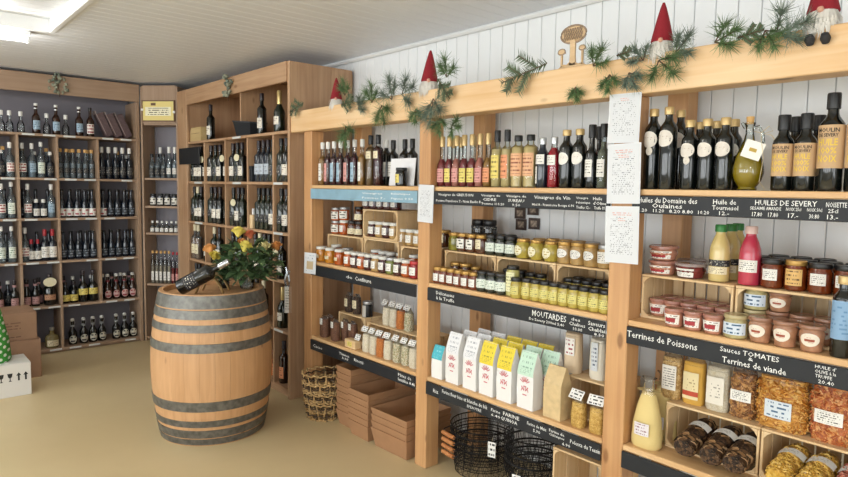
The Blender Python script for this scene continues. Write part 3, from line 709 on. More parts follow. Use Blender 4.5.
# ================================================================== CRATES
def crate(label, x, y0, y1, z, h=.19, d=.26, rz=-PI/2, dark=False, group='small wooden crates on the pine rack', cm=None):
    """crate on its side, open to the front (local -Y); y0>y1 are its ends along the rack"""
    w = abs(y0-y1); cm = cm or CRATE
    t = thing('wooden_crate', label, 'crate', (x, (y0+y1)/2, z), rz, group)
    th = .009; n = 3; sd = d/n
    for i in range(n):
        yy = (i+.5)*sd
        for zz in (th/2+.0005, h-th/2): obj('slat', box_mesh(w, sd-.006, th, .0015), cm(0), t, (0, yy, zz))
        for s in (-1, 1): obj('end_slat', box_mesh(th, sd-.006, h-2*th-.003, .0015), cm(2), t, (s*(w/2-th/2-.001), yy, h/2))
    nb = max(4, int(round(w/.05))); bw = (w-2*th-.004)/nb
    for i in range(nb): obj('back_slat', box_mesh(bw-.008, .006, h-2*th-.002, .001), cm(2), t, (-w/2+th+.002+(i+.5)*bw, d-.01, h/2))
    def corner():
        k = .026; V = []
        for y in (0, .012): V += [(0, y, 0), (k, y, 0), (k*.4, y, k*.4), (0, y, k)]
        return mesh_from('crate_corner', V, [(0, 1, 2, 3), (7, 6, 5, 4), (0, 4, 5, 1), (1, 5, 6, 2), (2, 6, 7, 3), (3, 7, 4, 0)])
    cmh = cached('crate_corner', corner)
    for sx in (-1, 1):
        for sz in (0, 1): obj('corner_block', cmh, cm(0), t, (sx*(w/2-th-.0012), .002, th+.001 if sz == 0 else h-th-.001), (0, 0, 0), (-sx, 1, 1 if sz == 0 else -1))
    return t
def pcrate(label, px0, px1, z, h=.19, d=.26, dx=.12, **k):
    x = XR+dx
    ya, yb = px_y(px0, x, z), px_y(px1, x, z)
    for b0, b1 in BAYS:
        if b0 < (ya+yb)/2 < b1: ya = min(ya, b1-.002); yb = max(yb, b0+.002)
    CELLS.setdefault(round(z, 3), []).append((min(ya, yb)+.013, max(ya, yb)-.013))
    TOPS.setdefault(round(z+h, 3), []).append((min(ya, yb)+.001, max(ya, yb)-.001))
    return crate(label, x, ya, yb, z, h, d, **k)
CELLS, TOPS = {}, {}
Z2, Z3 = SH[1], SH[2]; Z3C = SH[2]+.008
CH = .192
pcrate('pale crate on its side under stacked white-labelled jars, left bay', 327, 362, Z2)
pcrate('lower pale crate of the stacked pair, left bay', 363.5, 398, Z2)
pcrate('upper pale crate of the stacked pair holding four jars, left bay', 362.2, 396.7, Z2+CH)
pcrate('pale crate beside the middle post, left bay middle shelf', 400, 431, Z2, h=.17)
pcrate('leftmost of three pale crates behind small jars, middle bay', 441, 494.5, Z2, h=.178, dx=.115)
pcrate('central one of three pale crates behind jars, middle bay', 495.5, 554, Z2, h=.178, dx=.115)
pcrate('rightmost of three pale crates behind mustard jars, middle bay', 555, 610, Z2, h=.178, dx=.115)
pcrate('pale crate full of pink tubs, middle shelf of right bay', 637, 731, Z2, h=.183, dx=.09)
pcrate('pale crate of terrine tubs below the honey jars, right bay', 732.5, 838, Z2, h=.183, dx=.09)
pcrate('low crate with dark sachets on top, bottom shelf of left bay', 338, 364, Z3, h=.18, d=.2, dx=.14)
pcrate('low crate behind tagged bags, bottom shelf of left bay', 366.5, 427, Z3, h=.16, d=.2, dx=.15)
pcrate('low crate under two upright bags, bottom shelf of middle bay', 567, 609, Z3, h=.19, d=.26, dx=.13)
pcrate('crate over the dried mushroom bags, bottom shelf of right bay', 664, 757, Z3C, h=.19, d=.28, dx=.12)
pcrate('crate over the yellow pasta bags, bottom shelf of right bay', 758, 868, Z3C, h=.19, d=.28, dx=.12)

# ================================================================== JARS of the middle shelves
def cont(n, c, v=.25): return mat('content_'+n, c, .12, var=v, bscale=40, coat=.35)
AMBER, ORANGE, DRED, GREENJ, REDJ, HONEY = cont('amber', 'b9781f'), cont('orange', 'a84e16'), cont('dark_red', '3c0f12'), cont('green', '6d7434'), cont('red', '8b1a20'), cont('honey', '6a2d10')
YELJ, TANJ, BRNJ, BLKJ, CREAMJ = cont('mustard', 'ad9a44'), cont('tan', 'a58450'), cont('brown', '4a2613'), cont('black', '15120f'), cont('cream', 'c9b98e')
LIDW = mat('lid_white', 'd8d8d2', .35); LIDG = mat('lid_gold', 'b08a4a', .35, .5); LIDR = mat('lid_red', 'b43136', .4); LIDB = mat('lid_black', '1b1a1a', .35); LIDS = mat('lid_silver', 'a9aaac', .35, .6)
jar('a_amb', 'amber jam jar with white lid', .04, .104, AMBER, LIDW, [(L_CREAM, .028, .05, 60)])
jar('a_ora', 'orange jam jar with white lid', .04, .104, ORANGE, LIDW, [(L_CREAM, .028, .05, 60)])
jar('a_orw', 'orange jam jar with white label', .036, .1, ORANGE, LIDW, [(L_WHITE, .02, .065, 80)])
jar('a_red', 'dark red jam jar with white label', .036, .1, DRED, LIDW, [(L_WHITE, .02, .065, 80)])
jar('a_grn', 'green relish jar with white label', .036, .1, GREENJ, LIDS, [(L_WHITE, .02, .065, 80)])
jar('a_rr', 'red jam jar with red lid', .038, .1, REDJ, LIDR, [(L_WHITE, .02, .065, 90)])
jar('a_tan', 'tan honey jar with white label', .036, .1, TANJ, LIDW, [(L_WHITE, .02, .065, 80)])
jar('a_wl', 'orange jar with broad white label', .037, .092, ORANGE, LIDS, [(printed('label_mark', 'e7e5dc', '4a4a44', 3, .5, words=5), .012, .065, 150)])
jar('a_brw', 'brown spread jar with pale base label', .036, .1, BRNJ, LIDB, [(L_CREAM, .012, .05, 150)])
GJ = 'jam jars of the left bay'
row([(321.5, 'a_amb'), (330.5, 'a_amb'), (340, 'a_ora'), (350.5, 'a_orw'), (357, 'a_red'), (365, 'a_orw'), (372, 'a_red'), (378.5, 'a_tan'), (384.5, 'a_red'), (390.5, 'a_grn'), (397, 'a_red'), (403, 'a_orw'), (410.5, 'a_rr')], Z2, 'left bay front row', GJ, at=XR+.055)
row([(334, 'a_ora', .0), (348, 'a_wl', .0), (374, 'a_ora', .02), (381, 'a_red', .02), (388, 'a_red', .02), (405, 'a_ora', .03), (411, 'a_ora', .03)], Z2+.0097, 'in left bay lower crates', GJ, at=XR+.165, cells=CELLS[round(Z2, 3)])
tw = row([(333.5, 'a_wl'), (344.5, 'a_orw'), (352.5, 'a_brw'), (359.5, 'a_brw')], Z2+CH-.001, 'on left bay left crate', GJ, at=XR+.18)
k1, k2, k3 = (t.location.copy() for t in (tw[0], tw[1], tw[3]))
put('a_wl', (k1.x, k1.y, k1.z+.093), -PI/2, 'orange jar with white label stacked on top by left panel', GJ)
put('a_wl', (k2.x, k2.y, k2.z+.101), -PI/2+.1, 'orange jar with white label stacked second from left panel', GJ)
put('a_brw', (k3.x+.002, k3.y+.004, k3.z+.101), -PI/2, 'brown spread jar stacked on top, left crate of left bay', GJ)
row([(370, 'a_red'), (376, 'a_tan'), (385, 'a_red'), (392, 'a_tan')], Z2+CH+.0097, 'in left bay upper crate', GJ, at=XR+.175, cells=CELLS[round(Z2+CH, 3)])
row([(368.5, 'a_red'), (375, 'a_red'), (382, 'a_red'), (388.5, 'a_red'), (395, 'a_red')], Z2+2*CH-.001, 'on left bay upper crate', GJ, at=XR+.175)
row([(406, 'a_tan'), (411, 'a_tan'), (416, 'a_tan')], Z2+.17, 'on crate beside middle post', GJ, at=XR+.18)

# middle bay
jar('b_amb', 'small amber paste jar with gold lid', .031, .09, HONEY, LIDG, [(L_WHITE, .015, .055, 80)])
jar('b_drk', 'dark pesto jar with white label', .035, .105, cont('pesto', '1a2016'), LIDB, [(L_GREENW, .02, .065, 130)])
jar('b_mus', 'yellow mustard jar with black lid', .03, .1, YELJ, LIDB, [(printed('label_mustard', 'd6cc7c', '6a6a3a', 4, .5), .02, .06, 110)])
jar('b_tal', 'tall pale yellow jar with cream label', .033, .15, cont('paleyellow', 'b5ad6a'), LIDB, [(printed('label_paleyellow', 'e3e0b4', '76764a', 6, .5), .025, .12, 110)])
jar('b_pik', 'green pickle jar with gold lid', .037, .1, cont('pickle', '6f6a20', .5), LIDG, [])
jar('b_wht', 'brown chutney jar with square white label', .037, .1, BRNJ, LIDG, [(printed('label_mark2', 'ebe9e0', '3a3a36', 3, .5, words=4), .018, .07, 90)])
jar('b_bro', 'dark brown jar with cream label', .037, .1, BRNJ, LIDG, [(L_CREAM, .025, .075, 70)])
RND = [(0, .02), (.55, 0), (.72, .03), (.95, .22), (1., .42), (.95, .62), (.76, .8), (.72, .83), (.72, .98), (0, .98)]
jar('b_rnd', 'round mustard pot with circular white label', .044, .1, YELJ, LIDG, [(printed('label_circle', 'e8e2c4', 'b09a50', 4, .5, words=6), .018, .068, 68, {'oval': True, 'k': 1.005})], shape=RND, lidr=.76, lidh=.016)
jar('b_ovl', 'tan mustard jar with oval white label', .037, .105, TANJ, LIDG, [(L_WHITE, .03, .072, 100, {'oval': True})])
jar('b_sla', 'tan mustard jar with broad white label', .037, .105, TANJ, LIDS, [(L_WHITE, .025, .075, 130)])
GM = 'jars of the middle bay'
row([(436, 'b_amb'), (445, 'b_amb'), (452.5, 'b_amb'), (460, 'b_amb'), (468, 'b_amb'), (475.5, 'b_amb'), (484.5, 'b_drk'), (495, 'b_drk'), (504.5, 'b_drk'), (515, 'b_tal', .01), (521, 'b_mus', -.02), (528, 'b_mus'), (536.5, 'b_mus'), (545.5, 'b_mus'), (556.5, 'b_mus'), (565.5, 'b_mus'), (575.5, 'b_mus'), (586, 'b_mus'), (597, 'b_mus'), (605, 'b_mus')], Z2, 'middle bay front row', GM, at=XR+.045)
row([(452, 'b_wht'), (463, 'b_wht'), (476, 'b_amb'), (507, 'b_drk'), (518, 'b_drk'), (531, 'b_mus'), (540, 'b_mus'), (564, 'b_mus'), (573, 'b_mus'), (582, 'b_mus'), (592, 'b_mus'), (601, 'b_mus')], Z2+.0097, 'in middle bay crates', GM, at=XR+.165, cells=CELLS[round(Z2, 3)])
row([(566, 'b_mus'), (575, 'b_mus'), (584, 'b_mus'), (593, 'b_mus'), (602, 'b_mus')], Z2+.0097, 'rearmost in middle bay crates', GM, at=XR+.24, cells=CELLS[round(Z2, 3)])
row([(450.5, 'b_pik'), (461, 'b_wht'), (471, 'b_wht'), (483, 'b_bro'), (495, 'b_drk'), (504, 'b_drk'), (513, 'b_drk'), (523, 'b_rnd'), (536, 'b_rnd'), (549, 'b_rnd'), (561, 'b_ovl'), (571, 'b_ovl'), (581.5, 'b_ovl'), (592, 'b_sla'), (602, 'b_sla')], Z2+.178, 'on middle bay crates', GM, at=XR+.16)
row([(445, 'b_bro'), (500, 'b_drk'), (510, 'b_drk'), (541, 'b_rnd'), (555, 'b_ovl'), (566, 'b_ovl'), (577, 'b_ovl'), (588, 'b_sla')], Z2+.178, 'on middle bay crates, behind', GM, at=XR+.25)
jar('b_can', 'clear storage canister with black bands', .042, .17, glassm('glass_canister', 'a0a6a6', .15, '6b6f70'), LIDB, [(L_BLACK, .02, .045, 358), (L_BLACK, .12, .135, 358)], lidh=.03, cat='canister', name='canister')
row([(468, 'b_can'), (482, 'b_can')], Z2+.178, 'behind middle bay jars', GM, at=XR+.345)
# small photo cards on the wall behind the middle bay
for i, (a, b, lab) in enumerate(((521, 217, 'upper left'), (534, 212, 'upper right'), (522, 230, 'lower left'), (535, 228, 'lower right'))):
    z = 1.6-(b-190)*.0051
    pc = tag(obj('photo_card', box_mesh(.004, .08, .065, .0005), mat('photo_dark', '4a3c36', .5, var=.5, bscale=30), None, (WALLX-.009, px_y(a, WALLX, z), z)), '%s of four small dark photo cards on the wall' % lab, 'card', 'photo cards on the white wall')
    obj('print', box_mesh(.001, .045, .035, 0), mat('photo_print', '9a8a7a', .5, var=.6, bscale=60), pc, (-.0028, 0, 0))

# right bay
TUBR = cont('tub_red', '9c5a4a'); TUBP = cont('tub_pink', 'b98068'); PLB = mat('plastic_lid_pink', 'b07a6a', .25, alpha=.85, coat=.4); PLR = mat('plastic_lid_brown', '9a6e56', .25, alpha=.9, coat=.4)
jar('c_tub', 'pink terrine tub with red label', .0365, .072, TUBP, PLB, [(L_REDM, .012, .05, 120)], taper=.88, lidr=1.05, lidh=.014, name='terrine_tub', cat='tub', body='tub')
jar('c_tubb', 'brown terrine tub with white emblem', .039, .09, cont('tub_brown', 'a8785a'), PLR, [(printed('label_emblem', 'e6dccc', 'b98a70', 5, .5, words=5, margin=.3, head=('9c4a34', .38, .56, .25, .75)), .02, .065, 95, {'oval': True})], taper=.85, lidr=1.05, lidh=.014, name='terrine_tub', cat='tub', body='tub')
jar('c_big', 'flat pink plastic salad tub with dark red label', .056, .06, TUBP, PLB, [(L_REDM, .008, .04, 120)], taper=.85, lidr=1.06, lidh=.012, name='plastic_tub', cat='tub', body='tub')
jar('c_bigw', 'flat clear tub of red meat with white label', .058, .06, cont('tub_meat', '6e2c2a', .5), mat('plastic_lid_clear', 'c8bcb8', .15, alpha=.45, coat=.4), [(L_WHITE, .006, .04, 80)], taper=.85, lidr=1.06, lidh=.012, name='plastic_tub', cat='tub', body='tub')
jar('c_wck', 'preserving jar with pale blue label', .041, .085, cont('pale', 'b4a878'), mat('lid_glass_tan', 'b5a57a', .15, coat=.4), [(printed('label_paleblue', 'cfd9e4', '3a5a7a', 3, .5, words=8), .015, .058, 130)], lidr=1.03, lidh=.014)
jar('c_hon', 'dark honey jar with white label', .038, .105, HONEY, LIDB, [(L_WHITE, .03, .07, 75)])
jar('c_hony', 'dark honey jar with gold lid and cream label', .036, .108, HONEY, LIDG, [(printed('label_honey', 'd9b06a', '5a3a1a', 4, .5), .02, .078, 90)])
GT = 'tubs of the right bay'; GH = 'honey jars of the right bay'
CT = Z2+.183
row([(676, 'c_tub'), (694, 'c_tub'), (713, 'c_tub'), (733, 'c_wck'), (760, 'c_tubb'), (786, 'c_tubb'), (808, 'c_tubb')], Z2, 'right bay front row', GT, at=XR+.043)
a = row([(661, 'c_tub'), (676, 'c_tub'), (691, 'c_tub'), (706, 'c_tub'), (721, 'c_tub'), (750, 'c_wck'), (775, 'c_tubb'), (797, 'c_tubb'), (820, 'c_tubb')], Z2+.0097, 'in right bay crates', GT, at=XR+.15, cells=CELLS[round(Z2, 3)])
l = a[5].location; put('c_wck', (l.x, l.y, l.z+.0865), -PI/2, 'preserving jar with pale blue label stacked under the pink drink', GT)
l = a[6].location; put('c_tubb', (l.x, l.y-.004, l.z+.0905), -PI/2, 'brown terrine tub stacked highest, below the honey jars', GT, (.95, .95, .78))
row([(666, 'c_tub'), (682, 'c_tub'), (697, 'c_tub'), (711, 'c_tub'), (724, 'c_tub')], Z2+.0097, 'in right bay crates, behind', GT, at=XR+.245, cells=CELLS[round(Z2, 3)])
a = row([(657.5, 'c_big'), (686, 'c_bigw')], CT, 'on the left crate of right bay', GT, at=XR+.155)
l = a[0].location; put('c_big', (l.x, l.y, l.z+.0605), -PI/2, 'flat pink plastic tub stacked on another, left of drinks', GT)
row([(692, 'c_bigw')], CT, 'back row on the left crate', GT, at=XR+.29)
PETC = mat('drink_cream', 'cfb878', .15, coat=.4); PETP = mat('drink_pink', 'b8384e', .15, coat=.4)
pet = [(0, .004), (.8, 0), (.97, .012), (1, .03), (1, .52), (.93, .62), (.72, .74), (.5, .83), (.46, .87), (.46, .9), (0, .9)]
def petb(key, desc, content, capm, lab):
    R, H = .038, .218
    k = bottle(key, desc, R=R, H=H, glass=content, cap=capm, caph=.026, rn=.0185, labels=lab)
    k.parts[0] = ('bottle_body', lathe('pet_'+key, [(r*R, z*H) for r, z in pet], 20), content, ())
petb('d_green', 'cream dressing bottle with green cap', PETC, CAPGR, [(L_BLACK, .06, .085, 170), (L_CREAM, .03, .058, 120)])
petb('d_pink', 'bright pink drink bottle with white label', PETP, mat('cap_pinkish', 'd9b9b0', .4), [(L_WHITE, .05, .095, 110)])
row([(718.5, 'd_green'), (752, 'd_pink'), (774.5, 'c_hon'), (789, 'c_hony'), (821, 'c_hon'), (843, 'c_hon')], CT, 'on right bay crates', 'drinks and jars on the right bay crates', at=XR+.15)
row([(729, 'd_green'), (779, 'c_hon'), (791, 'c_hon'), (803, 'c_hon'), (816, 'c_hon'), (836, 'c_hon')], CT, 'on right bay crates, behind', 'drinks and jars on the right bay crates', at=XR+.235)
row([(735.5, 'd_green'), (788, 'c_hon'), (800, 'c_hon'), (812, 'c_hon')], CT, 'rearmost on right crates', 'drinks and jars on the right bay crates', at=XR+.325)
bottle('d_oil', 'black truffle oil bottle with blue picture label', R=.031, H=.262, hs=.19, hn=.22, rn=.015, glass=G_DARK, cap=CAPG, caph=.024, capr=1.3, labels=[(printed('label_picture', '84a6c6', '5f88ae', 9, .5, words=4), .06, .185, 150)])
row([(840, 'd_oil')], Z2, 'at the edge of right bay', GT, at=XR+.04)

# ================================================================== BAGS
def flour_bag(key, desc, topc, w=.098, d=.066, H=.272, emblem=True, body=None):
    body = body or mat('paper_white', 'ecebe8', .65, bump=.15, bscale=25)
    def fn():
        V, F = [], []
        lv = [(0, 1, 1), (.02, 1, 1), (.35, 1.03, 1.07), (.66, 1.0, 1.0), (.74, 1.0, .86), (.985, .99, .12), (1, .99, .12)]
        for z, a, b in lv:
            V += [(-w/2*a, -d/2*b, z*H), (w/2*a, -d/2*b, z*H), (w/2*a, d/2*b, z*H), (-w/2*a, d/2*b, z*H)]
        n = len(lv)
        for i in range(n-1):
            for k in range(4): F.append((i*4+k, i*4+(k+1) % 4, i*4+4+(k+1) % 4, i*4+4+k))
        F += [(3, 2, 1, 0), tuple(4*(n-1)+k for k in range(4))]
        return mesh_from('bag_'+key, V, F)
    def lab():
        V, F, U = [], [], []
        e = .0022
        lv = [(.6, 1.0, 1.02), (.66, 1.0, 1.0), (.74, 1.0, .86), (.985, .99, .12), (1.008, .99, .0), (.9, .99, -.42)]
        for i, (z, a, b) in enumerate(lv):
            yo = -d/2*b-(e if b > 0 else (0 if b == 0 else -e))
            V += [(-w/2*a*.985, yo, z*H+(e if i == 4 else 0)), (w/2*a*.985, yo, z*H+(e if i == 4 else 0))]; U += [(0, min(1, i/4)), (1, min(1, i/4))]
        for i in range(len(lv)-1): F.append((2*i, 2*i+1, 2*i+3, 2*i+2))
        return mesh_from('baglabel_'+key, V, F, uvs=U)
    def emb():
        V, F = [], []
        def bar(cx, cz, ang, l, t):
            dx, dz = math.sin(ang)*l/2, math.cos(ang)*l/2; nx, nz = math.cos(ang)*t/2, -math.sin(ang)*t/2; b = len(V)
            for s, q in ((-1, -1), (1, -1), (1, 1), (-1, 1)): V.append((cx+s*dx+q*nx, 0, cz+s*dz+q*nz))
            F.append((b, b+1, b+2, b+3))
        for a in (-60, -35, -12, 12, 35, 60): A = math.radians(a); bar(math.sin(A)*.017, .012+math.cos(A)*.017, A, .018, .0032)
        for s in (-1, 1): bar(s*.011, -.006, math.radians(s*35), .016, .004); bar(s*.004, -.006, 0, .02, .003); bar(s*.015, -.012, math.radians(-s*20), .012, .003)
        bar(0, -.03, PI/2, .02, .004); bar(0, .002, PI/2, .014, .003)
        return mesh_from('sheaf_emblem', V, F)
    parts = [('paper', cached('bag_'+key, fn), body, ())]
    if topc: parts.append(('fold_label', cached('baglabel_'+key, lab), topc, ()))
    if emblem: parts.append(('emblem', cached('sheaf_emblem', emb), mat('ink_rose_red', 'cf6a72', .6), (), ((0, -d/2*1.07-.0012, H*.4), (0, 0, 0), (1.3, 1, 1.3))))
    return Kind(key, desc, 'bag', 'flour_bag', w*.53, parts)
TW = printed('top_white', 'e9eaec', 'b2b5bc', 11, .5, words=12, margin=.14); TY = printed('top_yellow', 'ead23c', 'ab9a34', 11, .48, words=12, margin=.14)
TM = printed('top_mint', 'c6e3ce', '8fb09c', 11, .48, words=12, margin=.14); TT = printed('top_teal', '46b2c2', '86ccd6', 9, .45, words=10, margin=.14)
flour_bag('f_white', 'white paper flour bag, white top', TW)
flour_bag('f_yellow', 'white paper flour bag, yellow top', TY)
flour_bag('f_mint', 'white paper flour bag, mint top', TM, w=.1, H=.275)
flour_bag('f_teal', 'small white rice bag with teal top label', TT, w=.08, d=.055, H=.18, emblem=False)
GF = 'flour bags on the middle bay bottom shelf'
row([(440, 'f_teal', -.01), (456, 'f_white'), (473.5, 'f_white'), (490, 'f_yellow'), (508, 'f_yellow'), (529, 'f_mint')], Z3, 'middle bay front row', GF, at=XR+.058, jit=.05)
row([(470, 'f_white'), (484, 'f_white'), (500, 'f_yellow'), (515, 'f_yellow'), (534, 'f_mint'), (550, 'f_mint')], Z3, 'middle bay second row', GF, at=XR+.15, jit=.04)
row([(484, 'f_white'), (498, 'f_white'), (514, 'f_yellow'), (529, 'f_yellow'), (545, 'f_yellow')], Z3, 'middle bay third row', GF, at=XR+.24, jit=.04)

def sack(key, w, d, H, fill=.8, amp=.003, neck=.3, seed=0, flat=True, n=22, ex=3.2, taper=.05):
    """filled transparent bag: (contents mesh, film mesh)"""
    def ring(z, a, b, V, am):
        for i in range(n):
            t = 2*PI*i/n; c, s = math.cos(t), math.sin(t)
            k = (abs(c)**ex+abs(s)**ex)**(-1/ex)
            x, y = k*c*w/2*a, k*s*d/2*b
            q = noise.noise(Vector((x*55+seed, y*55, z*55)))*am
            V.append((x*(1+q/(w/2)), y*(1+q/(d/2)), z))
    def loft(lv, am, k):
        V, F = [], []
        for z, a, b in lv: ring(z, a, b, V, am if 0 < z < H*.98 else 0)
        for j in range(len(lv)-1):
            for i in range(n): F.append((j*n+i, j*n+(i+1) % n, (j+1)*n+(i+1) % n, (j+1)*n+i))
        F.append(tuple(range(n))[::-1]); m = (len(lv)-1)*n; F.append(tuple(m+i for i in range(n)))
        return mesh_from(k, V, F, True, 60)
    lv = [(0, .9, .88), (.01, 1, .97)]
    m = 9
    for j in range(1, m+1): 
        t = j/m; lv.append((.01+(H*fill-.01)*t, 1-taper*t**2.2, 1.0+.06*math.sin(t*PI)-(.07+taper)*t**2.2))
    lv.append((H*fill+.004, .8, .6))
    c = cached('contents_'+key, lambda: loft(lv, amp, 'contents_'+key))
    z0 = H*fill-.012
    fl = [(z0, 1.0-taper*.9, 1.0-taper*.9), (H*fill+.3*H*(1-fill), .95-taper, .6-taper*.5), (H*.97, .92 if flat else neck, .06 if flat else neck), (H, (.95 if flat else neck*1.7), (.04 if flat else neck*1.5))]
    f = cached('film_'+key, lambda: loft(fl, amp*.6, 'film_'+key))
    return c, f
FILM = glassm('clear_film', 'f6f5f2', .07, 'e6e4de', .06)
def bagk(key, desc, w, d, H, cm, label=None, fill=.82, amp=.003, flat=True, lw=.7, lz=(.25, .55), extra=(), cat='bag', name='food_bag', ex=3.2, taper=.05, pcs=None):
    c, f = sack(key, w, d, H, fill, amp, flat=flat, ex=ex, taper=taper)
    parts = [('contents', c, cm, ()), ('film', f, FILM, ())]
    if pcs: parts.append(('pieces', pieces(key, w, d, H*fill, ex, *pcs[1:]), pcs[0], ()))
    if label: parts.append(('label', quad_label('baglab_%s' % key, w*lw, (lz[1]-lz[0])*H, .004), label, (), ((0, -d/2*1.06-.003, H*(lz[0]+lz[1])/2),)))
    parts += list(extra)
    return Kind(key, desc, cat, name, w*.545, parts)
def pieces(key, w, d, H, ex, count, size, kind):
    """loose pasta curls or mushroom slices lying against the inside of the bag"""
    def fn():
        rs = random.Random(len(key)*31+count); V, F = [], []
        for i in range(count):
            t = rs.uniform(0, 2*PI); c, s = math.cos(t), math.sin(t); k = (abs(c)**ex+abs(s)**ex)**(-1/ex)
            z = rs.uniform(.04, .98)*H; sc = rs.uniform(.9, 1.0)*(1 if z < H*.85 else .85)
            p = Vector((k*c*w/2*sc, k*s*d/2*sc, z)); nrm = Vector((c/w, s/d, 0)).normalized()
            a = rs.uniform(0, 2*PI); tg = nrm.cross(Vector((0, 0, 1))); up = Vector((0, 0, 1)); e = tg*math.cos(a)+up*math.sin(a); g = nrm.cross(e)
            L = size*rs.uniform(.7, 1.2)
            if kind == 'curl':
                pts = [p+e*L*(q-.5)+g*L*.22*math.sin(q*7+a)+nrm*L*.16*math.cos(q*7+a) for q in (0, .25, .5, .75, 1)]
                tube_data(pts, L*.13, 4, False, V, F)
            else:
                b = len(V); W = L*rs.uniform(.25, .45)
                for q in (0, .33, .66, 1): V += [p+e*L*(q-.5)+g*W*.5+nrm*(L*.2*math.sin(q*PI)), p+e*L*(q-.5)-g*W*.5+nrm*(L*.12*math.sin(q*PI))]
                for q in range(3): F.append((b+2*q, b+2*q+1, b+2*q+3, b+2*q+2))
        me = mesh_from('pieces_'+key, V, F, True, 60); return me
    return cached('pieces_'+key, fn)
COCOA = speck('cocoa', ['6a4836', '7a5642', '5c3c2c'], 220, .7, .3)
GRAINW = speck('grain_cream', ['e6dcc4', 'efe7d4', 'd8caaa'], 260, .6); GRAINO = speck('grain_orange', ['c9783a', 'd98c4a', 'b5642c'], 260, .6)
MIX = speck('grain_mixed', ['d6d0b8', '8b8f5a', 'b9a06a', 'efe8d4'], 240, .6); CORNM = mat('cornmeal', 'dcc585', .8, bump=.2, bscale=200)
BEIGEB = mat('kraft_crinkled', 'd3b98a', .6, bump=.6, bscale=30, var=.1)
PASTA = speck('pasta_orange', ['c08434', 'd39a48', 'a96b28', 'dcae62'], 75, .5, 1, (1, 1, 1.6), .3); PASTAR = speck('pasta_red', ['b8683a', 'c98248', '9c4e2c', 'd8a068'], 75, .5, 1, (1.3, 1, 1), .3)
PASTAL = speck('pasta_light', ['c8a468', 'd8b880', 'b48c50'], 130, .5, .8, (1, 1, 1), .3); PASTAB = speck('pasta_brown', ['8a5c34', 'a97642', '6a4426', 'c09058'], 90, .5, 1, (1, 1, 1), .3)
MUSH = speck('dried_mushroom', ['3a2618', '5a4028', '2c1c14', '6e5236', '4e3522', '1e1512'], 110, .6, 1, (1, 1, 1), .25)
B_MUSH = bits('mushroom_slices', ['6a4a30', 'a8835a', '3a2618', 'c4a27a', '5a3f28', '8a6844', '2a1a12']); B_PAS = bits('pasta_curls', ['c88a38', 'd9a050', 'b5742c', 'e2b468', 'a5641f']); B_RED = bits('pasta_curls_red', ['c07040', 'd08c50', 'a6542e', 'dca870', 'b8622f']); B_BRN = bits('pasta_curls_brown', ['96663a', 'b98650', '74492a', 'caa06a']); B_YEL = bits('pasta_curls_yellow', ['c99a3a', 'd8ae4e', 'b58430', 'e0bc66']); B_PNK = bits('pasta_curls_pink', ['b8604e', 'c87a62', 'd49078', '9c4a3e'])
POLY = mat('polenta', 'd8a84a', .7, bump=.2, bscale=220); RICE = speck('rice_white', ['e2d8c0', 'd6c8a8', 'ece4d0'], 260, .6)
NOODLE = speck('pasta_yellow', ['c99a3a', 'd8ae4e', 'b58430'], 60, .5, 1, (1, 1, 2.5), .3); PINKP = speck('pasta_pink', ['b8604e', 'c87a62', '9c4a3e'], 60, .5, 1, (1, 1, 2), .3)
# left bay bottom shelf
tagm = printed('price_tag', 'ecebe6', '3c3c3c', 3, .52, words=7)
def tagcard(w=.055, h=.038, z=.13, y=-.02, tilt=-35): return ('price_tag', box_mesh(w, .0012, h, 0) if False else quad_label('tag_%.3f_%.3f' % (w, h), w, h), tagm, (), ((0, y, z), (math.radians(tilt), 0, 0)))
bagk('g_coc', 'dark brown cocoa sachet with white label', .07, .05, .15, COCOA, L_WHITE, .86, .001, lw=.5, lz=(.62, .9))
bagk('g_sac', 'dark tea sachet with pale label', .06, .045, .14, speck('tea_dark', ['3a2c22', '5a4434', '2a1e18'], 160, .6), L_CREAM, .84, .002, lw=.7, lz=(.3, .7))
bagk('g_cre', 'small tagged bag of cream grains', .062, .048, .145, GRAINW, None, .78, .002, False, extra=[tagcard(z=.152)])
bagk('g_ora', 'small tagged bag of orange lentils', .062, .048, .145, GRAINO, None, .78, .002, False, extra=[tagcard(z=.152)])
bagk('g_mix', 'small tagged bag of mixed grains', .062, .048, .145, MIX, None, .78, .002, False, extra=[tagcard(z=.152)])
bagk('g_pol', 'tagged bag of golden semolina', .066, .055, .135, speck('semolina', ['c9a050', 'd8b468', 'b88c40'], 150, .6), None, .82, .002, False, extra=[tagcard(.075, .045, .15)])
GB = 'grain bags of the left bay'
row([(324.5, 'g_coc'), (335.5, 'g_coc'), (367, 'g_cre'), (374, 'g_cre'), (381, 'g_ora'), (388.5, 'g_cre'), (397.5, 'g_mix'), (406, 'g_mix'), (414, 'g_cre')], Z3, 'left bay front row', GB, at=XR+.055)
row([(330, 'g_coc'), (345.5, 'g_coc'), (353, 'g_coc')], Z3, 'left bay second row', GB, at=XR+.112)
row([(349, 'g_sac'), (357, 'g_sac')], Z3+.18, 'on left bay low crate', GB, at=XR+.19)
jar('g_can', 'black and silver tin with round top', .036, .125, mat('tin_dark', '2d2c2c', .3, .5), LIDS, [(mat('tin_label', 'b9b4ac', .4), .02, .1, 60)], cat='tin', name='tin', body='can')
row([(367.5, 'g_can')], Z3+.16, 'beside left bay tea sachets', GB, at=XR+.2)
row([(387, 'g_cre'), (394, 'g_cre'), (401, 'g_ora'), (409, 'g_mix')], Z3+.16, 'left bay upper row', GB, at=XR+.2)
wb_ = thing('wood_block', 'pale wooden block with a small label, front of left bay', 'block', (XR+.04, px_y(353, XR+.04, Z3), Z3), -PI/2)
obj('block', box_mesh(.12, .055, .055, .004), CRATE(0), wb_, (0, 0, .0278)); obj('label', quad_label('block_label', .05, .03), L_YELLOW, wb_, (0, -.0285, .028))
